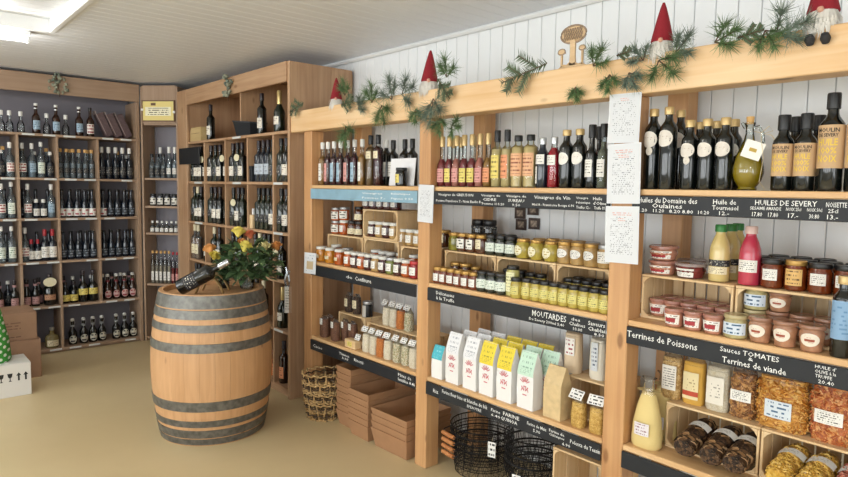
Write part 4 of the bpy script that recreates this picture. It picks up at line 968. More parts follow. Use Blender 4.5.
obj('price_tag', quad_label('block_tag', .055, .04), tagm, wb_, (.045, .005, .078), (math.radians(-25), 0, 0)); obj('tag_stem', box_mesh(.004, .004, .02, 0), CAPB, wb_, (.045, .008, .062))
# middle bay bottom shelf right end
KB = flour_bag('k_bag', 'plain crinkled beige flour bag', None, .1, .075, .245, False, BEIGEB)
row([(556.5, 'k_bag')], Z3, 'between mint bag and tagged bags', GF, at=XR+.06)
bagk('m_cre', 'upright clear bag of pale flour with emblem label', .085, .06, .22, mat('flour_pale', 'd9c3a4', .8, bump=.2, bscale=60), printed('label_emblem2', 'eeeae4', '9a4a52', 4, .5, words=5), .86, .0015, lw=.62, lz=(.4, .78))
bagk('m_whi', 'upright clear bag of white flour with blue label', .08, .06, .22, mat('flour_white', 'e4ddcc', .8, bump=.2, bscale=60), printed('label_bluegrey', 'd5dbe0', '4a5a70', 7, .5, words=6), .84, .0015, lw=.45, lz=(.2, .8))
row([(573, 'm_cre'), (598, 'm_whi')], Z3+.19, 'on low crate of middle bay', GF, at=XR+.19, jit=.05)
row([(578.5, 'g_pol'), (597, 'g_pol')], Z3, 'beside the right post', GF, at=XR+.045)
# right bay bottom shelf
bagk('h_corn', 'tied clear bag of yellow cornmeal', .125, .09, .29, CORNM, printed('label_corn', 'e3dde0', '8a5a6a', 4, .5), .8, .0015, False, lw=.5, lz=(.2, .38), ex=2.4, taper=.6)
GP = 'food bags of the right bay'
row([(646, 'h_corn')], Z3C, 'bottom shelf left end of right bay', GP, at=XR+.065)
row([(652, 'h_corn')], Z3C, 'standing behind its twin in right bay', GP, at=XR+.19)
CT3 = Z3C+.19
bagk('h_oat', 'clear bag of light pasta with tall white label', .083, .06, .205, PASTAL, printed('label_oat', 'e2ddd2', '85817a', 10, .55, words=8), .84, .0015, lw=.72, lz=(.2, .7))
bagk('h_pol', 'clear bag of golden polenta with round emblem label', .086, .06, .205, POLY, printed('label_pol', 'e2d2a4', 'a88f6a', 9, .45, words=8, margin=.2, head=('b8452c', .12, .3)), .84, .0015, lw=.74, lz=(.12, .66))
bagk('h_ric', 'clear bag of white rice with emblem label', .088, .06, .205, RICE, printed('label_ric', 'e6e0d2', 'a09a8c', 9, .45, words=8, margin=.2), .84, .0015, lw=.76, lz=(.15, .68))
bagk('h_bro', 'clear bag of brown pasta with white label', .088, .065, .23, PASTAB, L_WHITE, .75, .004, lw=.85, lz=(.3, .48), pcs=(B_BRN, 240, .026, 'curl'))
bagk('h_big', 'big clear bag of orange pasta', .165, .095, .25, PASTA, printed('label_farm', 'd4dde4', '4a6a8a', 4, .5, words=8), .76, .006, lw=.55, lz=(.18, .44), pcs=(B_PAS, 420, .03, 'curl'))
bagk('h_red', 'big clear bag of reddish pasta', .125, .09, .25, PASTAR, L_WHITE, .8, .006, lw=.7, lz=(.28, .47), pcs=(B_RED, 360, .028, 'curl'))
row([(677.5, 'h_oat'), (699, 'h_pol'), (723, 'h_ric'), (746.5, 'h_bro'), (782, 'h_big'), (826, 'h_red'), (856, 'h_red')], CT3, 'on right bay crates', GP, at=XR+.19, jit=.04)
L_TAPE = printed('label_tape', 'e4e2dc', 'b0aca4', 5, .45, words=9, margin=.2)
def lying(key, desc, cm, label, w=.1, d=.075, H=.24, pcs=None):
    c, f = sack(key, w, d, H, .9, .006, ex=2.3)
    return Kind(key, desc, 'bag', 'food_bag', w*.53, [('contents', c, cm, ()), ('film', f, FILM, ()), ('pieces', pieces(key, w, d, H*.9, 2.3, *pcs[1:]), pcs[0], ()),
        ('label', arc_label('lylab_'+key, .054, H*.5, H*.66, 110), label, (), ((0, .008, 0),))])
lying('l_mus', 'lying clear bag of dried mushrooms', MUSH, L_TAPE, .08, .075, pcs=(B_MUSH, 170, .034, 'slice')); lying('l_noo', 'lying clear bag of yellow pasta', NOODLE, L_TAPE, .08, .08, pcs=(B_YEL, 300, .028, 'curl')); lying('l_pin', 'lying clear bag of pink pasta', PINKP, L_TAPE, .08, .085, pcs=(B_PNK, 300, .028, 'curl'))
def laid(lst, place, cell):
    cnt = {}; prev = None
    for px, k in lst:
        kd = KINDS[k]; c = cnt.get(k, 0); cnt[k] = c+1
        X = XR+.035; Y = px_y(px, X, Z3C)
        Y = min(max(Y, cell[0]+.045), cell[1]-.045)
        if prev is not None and prev-Y < .0865: Y = prev-.0865
        prev = Y
        lab = '%s %s from left, %s' % (ORD[c], kd.desc, place) if sum(1 for q in lst if q[1] == k) > 1 else '%s, %s' % (kd.desc, place)
        put(kd, (X, Y, Z3C+.054), 0, lab, GP, rot=(math.radians(-80), 0, -PI/2))
laid([(682, 'l_mus'), (708, 'l_mus'), (733, 'l_mus')], 'in the right bay crate', sorted(CELLS[round(Z3C, 3)])[1])
laid([(776, 'l_noo'), (806, 'l_noo'), (840, 'l_pin')], 'under the pasta crate', sorted(CELLS[round(Z3C, 3)])[0])

# ================================================================== BARREL
BC = Vector((1.637, 3.953, 0)); BH, RH_, RB = .935, .322, .378
def brad(z): t = 2*z/BH-1; return RB-(RB-RH_)*abs(t)**1.9
brl = thing('wine_barrel', 'large oak wine barrel with grey metal hoops standing on the floor', 'barrel', BC)
NS = 26
STAVE = wood('barrel_oak', 'cfa276', 'b98c5e', 2, .5)
def stave():
    V, F = [], []; K = 16
    for j in range(K+1):
        z = BH*j/K; r = brad(z); a = PI/NS-.0005/r
        for (rr, aa) in ((r, -a), (r+.0008, -a*.4), (r+.0008, a*.4), (r, a), (r-.025, a), (r-.025, -a)): V.append((rr*math.sin(aa), -rr*math.cos(aa), z))
    for j in range(K):
        for k in range(6): F.append((j*6+k, j*6+(k+1) % 6, (j+1)*6+(k+1) % 6, (j+1)*6+k))
    F += [(5, 4, 3, 2, 1, 0), tuple(K*6+k for k in range(6))]
    return mesh_from('stave', V, F, True, 40)
sm = cached('stave', stave)
for i in range(NS): obj('stave', sm, STAVE, brl, (0, 0, 0), (0, 0, 2*PI*i/NS))
HOOP = mat('hoop_zinc', '6e6d68', .42, .5, var=.3, bscale=30, bump=.3)
for z0, z1 in ((.852, .93), (.79, .844), (.712, .758), (.59, .645), (.226, .288), (.124, .166), (.052, .104), (.006, .046)):
    obj('hoop', lathe('hoop_%.3f' % z0, [(brad(z0)+.001, z0), (brad(z0)+.0045, z0+.001), (brad(z1)+.0045, z1-.001), (brad(z1)+.001, z1)], 48, 60), HOOP, brl)
rr = RH_-.03
for i in range(6):
    x0, x1 = -rr+2*rr*i/6, -rr+2*rr*(i+1)/6; a = []
    xs = [x0+.001+(x1-x0-.002)*k/5 for k in range(6)]
    V = []
    for z in (.885, .905):
        V += [(x, math.sqrt(max(0, rr*rr-x*x)), z) for x in xs]+[(x, -math.sqrt(max(0, rr*rr-x*x)), z) for x in xs[::-1]]
    n = 12
    obj('head_board', mesh_from('head_board', V, [tuple(range(n))[::-1], tuple(range(n, 2*n))]+[(k, (k+1) % n, n+(k+1) % n, n+k) for k in range(n)]), STAVE, brl, rot=(0, 0, .6))
TOPZ = .9055
# bottle leaning on a bent-wood rest
def onbarrel(px, depth, z=TOPZ):
    """a place on the barrel head: image column and distance along the view from the barrel's middle"""
    d = Vector((BC.x, BC.y, 0)).normalized(); Y = BC.y+depth*d.y
    return Vector((px_x(px, Y, z), Y, z))
bottle('show', 'black wine bottle lying tilted', R=.05, H=.35, hs=.21, hn=.25, rn=.017, glass=G_DARK, cap=mat('foil_silver', 'b9bcc0', .25, .8), caph=.07, labels=[(L_BLACK, .05, .13, 120)])
sp = onbarrel(180, -.05); sr = math.atan2(-math.sin(AZ), math.cos(AZ))
rest = thing('bottle_rest', 'bent tan wooden bottle rest standing on the barrel head', 'holder', onbarrel(213, -.03), sr)
TAN = wood('rest_wood', 'b89a68', '97784a', 0, .5, knots=False)
def strap(key, pts, w=.034, t=.005):
    V, F = [], []
    for (x, z) in pts: V += [(x, -w/2, z), (x, w/2, z)]
    m = len(pts)
    for i in range(m-1): F.append((2*i, 2*i+1, 2*i+3, 2*i+2))
    me = mesh_from(key, V, F, True, 60); return me
def addstrap(key, pts, y):
    o = obj('strap', strap(key, pts), TAN, rest, (0, y, 0)); s = o.modifiers.new('thick', 'SOLIDIFY'); s.thickness = .005
arc1 = [(-.085+.17*t, .105*math.sin(PI*t)**.8 + .002) for t in [i/14 for i in range(15)]]
addstrap('strap_a', arc1, -.062); addstrap('strap_b', arc1, .062)
obj('crossbar', box_mesh(.02, .16, .01, .002), TAN, rest, (0, 0, .1))
b1 = put('show', (sp.x, sp.y, TOPZ+.052), 0, 'black wine bottle lying tilted across a bent wood rest', rot=(0, math.radians(61), sr))
bottle('show2', 'dark bottle', R=.036, H=.28, hs=.17, hn=.21, rn=.014, glass=G_DARK, cap=mat('foil_silver', 'b9bcc0', .25, .8), caph=.06, labels=[(L_BLACK, .04, .12, 120)])
p2 = onbarrel(224, .12); put('show2', (p2.x, p2.y, TOPZ), .3, 'dark bottle standing upright on the barrel behind the rest', None, (1, 1, .62))
# roses
vp = onbarrel(247, .0); bq = thing('rose_bouquet', 'bouquet of yellow and orange roses in a glass vase on the barrel', 'flowers', vp)
obj('vase', lathe('vase', [(0, .006), (.04, 0), (.045, .005), (.05, .05), (.06, .11), (.058, .11), (.046, .04), (0, .012)], 20), G_CLEAR, bq)
obj('water', lathe('vase_water', [(0, .008), (.038, .008), (.045, .05), (.05, .07), (0, .07)], 16), CLEARL, bq)
LEAF = mat('rose_leaf', '4a6340', .45, var=.3, bscale=20); STEM = mat('rose_stem', '3f5a2e', .6)
def leaf():
    V = []; F = []; K = 6
    for j in range(K+1):
        t = j/K; w = .42*math.sin(PI*min(1, t*1.02))**.8*(1-.25*t); 
        V += [(-w*.6, -t*1., .1*math.sin(t*PI)+.12*w), (0, -t*1., .1*math.sin(t*PI)), (w*.6, -t*1., .1*math.sin(t*PI)+.12*w)]
    for j in range(K):
        for k in range(2): F.append((j*3+k, j*3+k+1, j*3+3+k+1, j*3+3+k))
    return mesh_from('rose_leaf', V, F, True, 80)
lm = cached('rose_leaf', leaf)
rnd = random.Random(3)
for i in range(290):
    th = rnd.uniform(0, 2*PI); h = rnd.uniform(.05, .28); rad = (.06+.125*math.sin(PI*min(1, h/.3))**.8)*math.sqrt(rnd.uniform(.2, 1))
    s = rnd.uniform(.07, .11)
    obj('leaf', lm, LEAF, bq, (rad*math.cos(th), rad*math.sin(th), h), (rnd.uniform(-.9, .5), rnd.uniform(-.5, .5), th+PI/2+rnd.uniform(-.6, .6)), (s, s, s))
def rose():
    V, F = [], []
    r2 = random.Random(5)
    for ringn, (rad, hh, tilt, cnt) in enumerate(((.1, 1.0, .05, 3), (.28, .95, .2, 4), (.46, .9, .28, 5), (.6, .75, .5, 6))):
        for k in range(cnt):
            a = 2*PI*k/cnt+ringn*.7; b = len(V); W = 1.25*2*PI*max(rad, .2)/cnt
            for u in range(5):
                for v in range(5):
                    uu = (u/4-.5); vv = v/4
                    aa = a+uu*W/max(rad, .2)*(.75+.25*math.sin(vv*PI)); rr = (.12+(rad-.12*(1 if rad > .12 else .5))*vv**.6)+tilt*.35*vv**3
                    z = -.45+hh*(vv**.8)*1.0-.35*abs(uu)**2*vv-tilt*.35*vv**3
                    V.append((rr*math.cos(aa), rr*math.sin(aa), z*1.25))
            for u in range(4):
                for v in range(4): q = b+u*5+v; F.append((q, q+5, q+6, q+1))
    return mesh_from('rose', V, F, True, 80)
rm = cached('rose', rose)
RC = {'y': mat('rose_yellow', 'e3cf62', .5, var=.15, bscale=40), 'o': mat('rose_orange', 'dd9a58', .5, var=.2, bscale=40), 'c': mat('rose_cream', 'e8dca0', .5, var=.15, bscale=40), 'r': mat('rose_coral', 'd0714e', .5, var=.2, bscale=40)}
stems = []
dv = Vector((math.sin(AZ), math.cos(AZ), 0)); rv = Vector((math.cos(AZ), -math.sin(AZ), 0))
for (px, py, c, dp, s) in ((211, 253, 'o', -.02, .034), (218, 259, 'y', -.06, .03), (238, 236, 'y', .02, .036), (247, 239, 'r', .08, .03), (249, 249, 'y', -.08, .038), (252, 256, 'r', -.04, .026), (265, 250, 'c', -.02, .036), (275, 250, 'o', .05, .032), (228, 263, 'c', .09, .028), (243, 246, 'o', -.01, .026)):
    sc = 148; off = rv*((px-247)/sc)+dv*dp; z = .0+(292-py)/sc
    obj('rose', rm, RC[c], bq, (off.x, off.y, z), (.35+.5*min(0, dp), .25*off.x/.15-.2, rnd.uniform(0, 6)), (s*1.75, s*1.75, s*1.75))
    stems.append(([(off.x*.1, off.y*.1, .02), (off.x*.4, off.y*.4, .1), (off.x*.9, off.y*.9, z-.03), (off.x, off.y, z-.012)], .0022))
obj('stems', tubes('rose_stems', stems, 5), STEM, bq)

# ================================================================== WINE CABINET BOTTLES
wk = dict(R=.0375, H=.325, hs=.2, hn=.24, rn=.0148)
TAGO = lambda z, s=1.: ('oval_tag', lathe('oval_tag', [(0, -.001), (.5, -.001), (.5, .001), (0, .001)], 18), OVALT, (), ((-.012, -.046, z), (PI/2, 0, .15), (.075*s, .06*s, 1.6)))
bottle('w_dk', 'dark wine bottle with white label', **wk, glass=G_DARK, cap=mat('capsule_dark', '2a2024', .4), caph=.055, labels=[(L_WINE, .05, .13, 120)])
bottle('w_pl', 'plain dark wine bottle', **wk, glass=G_GREEN, cap=mat('capsule_black', '141416', .4), caph=.055, labels=[(L_BLACK, .06, .12, 100)])
bottle('w_cr', 'dark wine bottle with cream capsule', **wk, glass=G_GREEN, cap=mat('capsule_cream', 'd9cfae', .4), caph=.06, labels=[(L_WINE, .05, .12, 120)])
bottle('w_bl', 'blue black wine bottle with grey label', **wk, glass=G_BLUE, cap=mat('capsule_dark', '2a2024', .4), caph=.055, labels=[(printed('label_grey', 'b9c2cc', '3c4856', 5, .5), .06, .14, 120)])
bottle('w_tg', 'dark wine bottle with oval cream tag', **wk, glass=G_DARK, cap=mat('capsule_dark', '2a2024', .4), caph=.055, labels=[(L_WINE, .05, .13, 120)], extra=[TAGO(.2)])
bottle('w_ro', 'clear rose wine bottle with cream capsule', **wk, glass=G_SMOKE, cap=MATS['capsule_cream'], caph=.06, liquid=(liq('rosewine', 'b98a62', .9), .2), labels=[(L_CREAM, .05, .14, 110)])
bottle('w_ch', 'dark sparkling wine bottle with gold foil neck', R=.043, H=.315, hs=.15, hn=.225, rn=.0155, glass=G_GREEN, cap=mat('foil_gold', 'c9b27a', .3, .6), caph=.1, capr=1.2, labels=[(L_WINE, .06, .12, 110)])
bottle('w_or', 'dark wine bottle with orange label', **wk, glass=G_BROWN, cap=mat('capsule_dark', '2a2024', .4), caph=.055, labels=[(L_ORANGE, .04, .13, 120)])
GW = 'bottles in the wine cabinet'
WCELL = [(4.13, 4.344), (4.366, 4.779), (4.801, 5.209), (5.231, 5.659), (5.681, 6.058)]; WTOP = [(4.13, 4.958), (4.982, 6.058)]
def wrow(items, k, place, at=.075): return row(items, DZ[k], place, GW, at=XW+at, cells=WTOP if k == 0 else (WCELL if k not in (1, 2) else [WCELL[0], (4.366, 4.712)]+WCELL[2:]))
wrow([(211, 'w_dk'), (262, 'w_dk'), (279.5, 'w_ch')], 0, 'wine cabinet top')
FW = .048
wrow([(190, 'w_pl'), (194.5, 'w_dk'), (199, 'w_dk'), (207, 'w_tg'), (211.5, 'w_dk'), (216, 'w_pl'), (220.5, 'w_dk'), (229, 'w_tg'), (233.5, 'w_dk'), (238, 'w_pl'), (242.5, 'w_tg'), (256, 'w_bl'), (260.5, 'w_bl'), (265, 'w_bl'), (269.5, 'w_pl'), (279, 'w_pl'), (284, 'w_dk')], 1, 'wine cabinet second shelf', FW)
wrow([(190, 'w_pl'), (195, 'w_cr'), (199.5, 'w_dk'), (207, 'w_pl'), (211.5, 'w_pl'), (216, 'w_dk'), (220.5, 'w_dk'), (229, 'w_pl'), (234, 'w_pl'), (239, 'w_tg'), (243, 'w_pl'), (256, 'w_pl'), (260.5, 'w_pl'), (265, 'w_pl'), (269.5, 'w_dk'), (279, 'w_pl'), (284.5, 'w_dk')], 2, 'wine cabinet third shelf', FW)
wrow([(194, 'w_ro'), (199, 'w_ro'), (210, 'w_cr'), (215, 'w_cr'), (220, 'w_dk'), (231, 'w_dk'), (236, 'w_pl'), (241, 'w_pl'), (255, 'w_tg'), (260, 'w_cr'), (265, 'w_dk'), (269.5, 'w_pl'), (281, 'w_tg')], 3, 'wine cabinet fourth shelf', FW)
wrow([(194, 'w_pl'), (199, 'w_pl'), (257, 'w_pl'), (264, 'w_cr'), (280, 'w_ch')], 4, 'wine cabinet fifth shelf', .055)
wrow([(278, 'w_or'), (284, 'w_or')], 5, 'wine cabinet bottom shelf', .06)
def fill(cells, per, z, kinds, place, group, plane, at, rz):
    """a second line of bottles, evenly spread behind the first"""
    n = 0; seq = [c for c in (sorted(cells, reverse=True) if plane == 'X' else cells)]
    tot = {}; cnt = {}; lst = []
    for ci, c in enumerate(seq):
        m = per[ci] if isinstance(per, (list, tuple)) else per
        for i in range(m):
            k = KINDS[kinds[(ci+i) % len(kinds)] if isinstance(kinds, (list, tuple)) else kinds]
            q = c[0]+(c[1]-c[0])*((m-1-i if plane == 'X' else i)+.5)/m
            lst.append((q, k)); tot[k.key] = tot.get(k.key, 0)+1
    for q, k in lst:
        c = cnt.get(k.key, 0); cnt[k.key] = c+1
        lab = '%s %s from left, %s' % (ORD[c], k.desc, place) if tot[k.key] > 1 else '%s, %s' % (k.desc, place)
        put(k, (at, q, z+.0005) if plane == 'X' else (q, at, z+.0005), rz+random.uniform(-.3, .3), lab, group)
bx = thing('small_bottle_box', 'small tan wooden bottle box, third shelf of wine cabinet', 'box', (XW+.032, 4.742, DZ[2]+.001), -PI/2)
obj('box_body', box_mesh(.05, .05, .11, .003), CRATE(2), bx, (0, 0, .055)); obj('box_neck', box_mesh(.022, .022, .05, .003), mat('clip_white', 'eeeeee'), bx, (0, 0, .135))
bx = thing('black_gift_box', 'small black gift box, second shelf of wine cabinet', 'box', (XW+.036, 4.742, DZ[1]+.001), -PI/2)
obj('box_body', box_mesh(.045, .06, .1, .003), slate, bx, (0, 0, .0505)); obj('box_lid', box_mesh(.048, .063, .025, .003), slate, bx, (0, 0, .1135))
wd = thing('wedge_box', 'pale slanted wooden gift box lying on the wine cabinet top shelf', 'box', (XW+.085, px_y(199, XW+.06, DZ[0]), DZ[0]+.001), -PI/2)
V = [(-.19, -.06, 0), (.13, -.06, 0), (.13, .06, 0), (-.19, .06, 0), (-.1, -.06, .13), (.13, -.06, .13), (.13, .06, .13), (-.1, .06, .13)]
obj('box_body', mesh_from('wedge', V, [(3, 2, 1, 0), (4, 5, 6, 7), (0, 1, 5, 4), (1, 2, 6, 5), (2, 3, 7, 6), (3, 0, 4, 7)]), wood('wedge_wood', 'cdb584', 'b59a66', 0, .6), wd, (0, 0, .0005)); obj('lid_line', box_mesh(.2, .002, .003, 0), mat('frame_brown', ''), wd, (.0, -.061, .075))
bk = thing('black_display_case', 'black slant-sided display tray on the wine cabinet top shelf', 'tray', (XW+.085, px_y(247.5, XW+.06, DZ[0]), DZ[0]+.001), -PI/2)
V = [(-.13, -.06, 0), (.12, -.06, 0), (.12, .06, 0), (-.13, .06, 0), (-.17, -.075, .13), (.15, -.075, .1), (.15, .075, .1), (-.17, .075, .13)]
obj('tray_body', mesh_from('tray', V, [(3, 2, 1, 0), (4, 5, 6, 7), (0, 1, 5, 4), (1, 2, 6, 5), (2, 3, 7, 6), (3, 0, 4, 7)]), slate, bk, (0, 0, .0005)); obj('tray_rim', tubes('tray_rim', [([V[4], V[5], V[6], V[7]], .006, True)], 6), mat('rim_grey', '3a3d42', .4), bk)
ob = thing('orange_bag', 'crumpled orange net bag on the bottom shelf of wine cabinet', 'bag', (XW+.1, px_y(273, XW+.1, DZ[5]), DZ[5]+.001), -PI/2)
c_, f_ = sack('orange', .1, .09, .2, .8, .014, ex=2.2, seed=5); obj('contents', c_, mat('orange_net', 'cf7a3c', .6, var=.4, bscale=50), ob); obj('film', f_, FILM, ob)
# paper hung on the cabinet's front edge
hp = thing('hanging_paper', 'long white note with silver ribbon hanging on wine cabinet edge', 'note', (XW-.006, px_y(288.5, XW, .95), .66), -PI/2+.75)
obj('paper', quad_label('hang_note', .05, .2), printed('hang_print', 'e8e6de', '8a8a80', 10, .5), hp, (0, 0, .1))
obj('ribbon', tubes('hang_ribbon', [([(-.012, -.004, .2), (-.016, -.01, .25), (-.004, -.008, .3), (-.012, -.004, .345)], .008), ([(.01, -.004, .2), (.016, -.012, .24), (.008, -.01, .285), (.014, -.006, .32)], .007)], 6), mat('ribbon_silver', 'c5ccd6', .25, .8), hp)

# ================================================================== BACK CABINET BOTTLES
bt = dict(R=.034, H=.31, hs=.175, hn=.22, rn=.0135)
bottle('s_beer', 'brown swing-top bottle with blue label', R=.034, H=.275, hs=.15, hn=.195, rn=.0135, glass=G_BROWN, cap=CAPW, caph=.02, labels=[(L_BLUE, .04, .12, 110)], neck=(CAPS, .0165, .225, .235))
bottle('s_beer2', 'brown bottle with red and white label', R=.034, H=.275, hs=.15, hn=.195, rn=.0135, glass=G_BROWN, cap=mat('capsule_black', ''), caph=.025, labels=[(L_RED, .03, .12, 120)])
bottle('s_cut', 'small clear decanter with white stopper', R=.03, H=.19, hs=.07, hn=.12, rn=.011, glass=G_CLEAR, cap=CAPW, caph=.04, capr=1.5, labels=[])
bottle('s_lab', 'clear spirit bottle with square cream label', **bt, glass=G_SMOKE, cap=CAPW, caph=.05, liquid=(CLEARL, .15), labels=[(L_RED, .05, .13, 120)])
bottle('s_vod', 'pale blue vodka bottle with white cap', **bt, glass=G_SMOKE, cap=CAPW, caph=.05, liquid=(liq('icy', '9fb6c6', .6), .15), labels=[(L_BLUE, .05, .13, 90)])
bottle('s_whi', 'clear bottle with tall white label', R=.033, H=.325, hs=.19, hn=.235, rn=.013, glass=G_SMOKE, cap=CAPW, caph=.04, liquid=(CLEARL, .16), labels=[(L_GREENW, .04, .14, 110)])
bottle('s_drk', 'dark green liqueur bottle', R=.033, H=.24, hs=.13, hn=.17, rn=.0135, glass=G_BLUE, cap=CAPW, caph=.03, labels=[(L_BLACK, .04, .11, 110)])
bottle('s_gin', 'clear spirit bottle with tan stopper', R=.0255, H=.275, hs=.155, hn=.19, rn=.0125, glass=G_SMOKE, cap=CORK, caph=.03, capr=1.3, liquid=(liq('greyish', 'a4adb4', .6), .14), labels=[(L_BLACK, .05, .1, 110)])
bottle('s_wcap', 'dark spirit bottle with white cap', R=.03, H=.31, hs=.175, hn=.215, rn=.013, glass=G_BLUE, cap=CAPW, caph=.055, capr=1.3, labels=[(L_BLACK, .04, .12, 130)])
bottle('s_bw', 'dark beer bottle with white label', R=.0305, H=.265, hs=.13, hn=.19, rn=.0125, glass=G_BLUE, cap=mat('capsule_black', ''), caph=.02, labels=[(printed('label_beer', 'e9e6e0', 'a8404a', 2, .5, words=4), .015, .085, 175)])
bottle('s_bd', 'dark beer bottle with dark label', R=.0305, H=.265, hs=.13, hn=.19, rn=.0125, glass=G_BLUE, cap=mat('capsule_black', ''), caph=.02, labels=[(printed('label_darkb', '2b3138', '8a94a0', 3, .5, words=6), .02, .09, 130)])
bottle('s_rc', 'red-capped wine bottle with white label', R=.034, H=.29, hs=.165, hn=.2, rn=.014, glass=G_BLUE, cap=CAPR, caph=.06, labels=[(L_WHITE, .03, .13, 130)])
bottle('s_rcs', 'small red-capped bottle with white label', R=.028, H=.2, hs=.11, hn=.14, rn=.012, glass=G_BLUE, cap=CAPR, caph=.04, labels=[(L_WHITE, .02, .095, 130)])
bottle('s_sm', 'small dark bottle with white label', R=.027, H=.17, hs=.1, hn=.13, rn=.013, glass=G_BLUE, cap=CAPW, caph=.03, capr=1.3, labels=[(L_WHITE, .02, .085, 120)])
bottle('s_pk', 'dark bottle with pinkish label', R=.033, H=.25, hs=.13, hn=.175, rn=.0135, glass=G_DARK, cap=mat('capsule_dark', ''), caph=.03, labels=[(printed('label_dusty', 'b58a86', '5a3a3c', 4, .5), .02, .09, 130)], neck=(mat('band_dusty', 'b0888a', .5), .0175, .19, .21))
bottle('s_oval', 'large dark bottle with oval plaque', R=.05, H=.29, hs=.15, hn=.2, rn=.016, glass=G_DARK, cap=mat('capsule_dark', ''), caph=.04, labels=[(printed('label_tan2', 'b98a6a', '5a3a2c', 3, .5), .05, .1, 130)], extra=[('oval_tag', lathe('oval_tag', [(0, 0), (1, 0)]), OVALT, (), ((-.005, -.056, .22), (PI/2, 0, 0), (.11, .085, 2)))])
bottle('s_ys', 'short dark bottle with yellow label', R=.036, H=.2, hs=.11, hn=.15, rn=.014, glass=G_DARK, cap=mat('capsule_dark', ''), caph=.03, labels=[(L_YELLOW, .02, .08, 130)])
bottle('s_yt', 'tall dark bottle with yellow label', R=.042, H=.3, hs=.15, hn=.2, rn=.015, glass=G_DARK, cap=mat('capsule_dark', ''), caph=.04, labels=[(L_YELLOW, .07, .13, 140)])
SW = lambda c: [('stopper', lathe('swing_stopper', [(.013, .222), (.017, .226), (.017, .243), (.01, .25), (0, .251)], 12), c, ()), ('wire_bail', tubes('swing_wire', [([(-.016, -.005, .185), (-.02, -.012, .21), (-.014, -.019, .238), (.014, -.019, .238), (.02, -.012, .21), (.016, -.005, .185)], .002)], 5), CAPS, ())]
bottle('s_swr', 'swing-top bottle with red label', R=.036, H=.225, hs=.11, hn=.165, rn=.0145, glass=G_BROWN, cap=None, labels=[(printed('label_rr', 'c9a8a4', '8a2c34', 2, .6, words=3, margin=.15), .015, .09, 105, {'oval': True}), ], neck=(mat('neck_red', '7a3038', .5), .0185, .17, .19), extra=SW(CAPW))
bottle('s_swb', 'swing-top bottle with pale label', R=.038, H=.225, hs=.11, hn=.165, rn=.0145, glass=G_DARK, cap=None, labels=[(printed('label_rb', 'c8c4b4', '2c2c2c', 2, .6, words=3, margin=.15), .015, .09, 105, {'oval': True})], neck=(mat('neck_grey', '8a8e90', .5), .0185, .17, .19), extra=SW(CAPW))
GS = 'bottles in the back cabinet'
BCELL = [(a+.011, b-.011) for a, b in zip(DX, DX[1:])]; BCELL[-1] = (BCELL[-1][0], 1.983)
def brow(items, k, place, at=.09, jit=.15): return row(items, BZ[k], place, GS, plane='Y', at=YB+at, rz=0, jit=jit, cells=[(-.2, 1.98)] if k == 0 else (BCELL[:-2]+[(BCELL[-2][0], 1.983)] if k == 5 else BCELL))
brow([(3, 's_cut'), (8, 's_cut'), (21, 's_cut'), (36.5, 's_beer'), (47, 's_cut'), (56.5, 's_beer'), (66, 's_cut'), (79.5, 's_beer'), (90.5, 's_beer2')], 0, 'back cabinet top')
brow([(1.5, 's_drk'), (10, 's_lab'), (22.5, 's_lab'), (32.5, 's_vod'), (41.5, 's_whi'), (50.5, 's_drk'), (63, 's_gin'), (69, 's_gin'), (75, 's_gin'), (81, 's_gin'), (86.5, 's_gin'), (92, 's_gin'), (103, 's_wcap'), (109.5, 's_wcap'), (116, 's_wcap'), (122.5, 's_wcap'), (129, 's_wcap')], 1, 'back cabinet second row')
brow([(2, 's_lab'), (12, 's_whi'), (31.5, 's_lab'), (39, 's_sm'), (46.5, 's_sm'), (54, 's_vod'), (65, 's_bw'), (72.5, 's_bw'), (80, 's_bw'), (87, 's_bw'), (94.5, 's_bw'), (105, 's_bw'), (112, 's_bd'), (119, 's_bd'), (126, 's_bd'), (132.5, 's_bd')], 2, 'back cabinet third row')
brow([(2, 's_whi'), (12.5, 's_whi'), (24.5, 's_lab'), (32, 's_rcs'), (38.5, 's_rcs'), (46, 's_rc'), (55, 's_rc'), (66, 's_bd'), (73, 's_bd'), (80, 's_bd'), (87, 's_bd'), (94, 's_bd'), (105, 's_bd'), (112, 's_bd'), (118.5, 's_bd'), (125.5, 's_bd'), (132.5, 's_bd')], 3, 'back cabinet fourth row')
brow([(0, 's_pk'), (15, 's_pk'), (27, 's_pk'), (34, 's_pk'), (50, 's_oval'), (67.5, 's_ys'), (75.5, 's_ys'), (84, 's_yt'), (95, 's_yt'), (108, 's_swr'), (116.5, 's_swr'), (125, 's_swr'), (133, 's_swr')], 4, 'back cabinet fifth row')
brow([(73, 's_swb'), (84, 's_swb'), (93.5, 's_swb'), (102, 's_swb'), (117, 's_swb'), (126, 's_swb'), (135, 's_swb')], 5, 'back cabinet bottom row')
BC3 = BCELL[2:]
for k, kinds in ((1, ['s_drk', 's_gin']), (2, ['s_bd']), (3, ['s_bd']), (4, ['s_pk', 's_drk'])):
    fill(BCELL[1:], [2, 3, 4, 4], BZ[k], kinds, 'back cabinet %s row, behind' % ORD[k], GS, 'Y', YB+.18, 0)
fl = thing('glass_flask', 'squat amber glass flask on the bottom shelf of back cabinet', 'flask', (min(1.215, px_x(54, YB+.08, BZ[5])), YB+.08, BZ[5]+.001))
obj('glass', lathe('flask', [(0, .004), (.05, 0), (.058, .01), (.06, .09), (.05, .115), (.02, .13), (.018, .16), (0, .16)], 18), mat('glass_olive', '8a7c50', .08, alpha=.75, coat=.3), fl)
obj('stopper', lathe('flask_top', [(.014, .158), (.022, .17), (.022, .19), (0, .195)], 12), CAPS, fl)
obj('label', arc_label('flask_label', .061, .02, .075, 100), L_CREAM, fl)
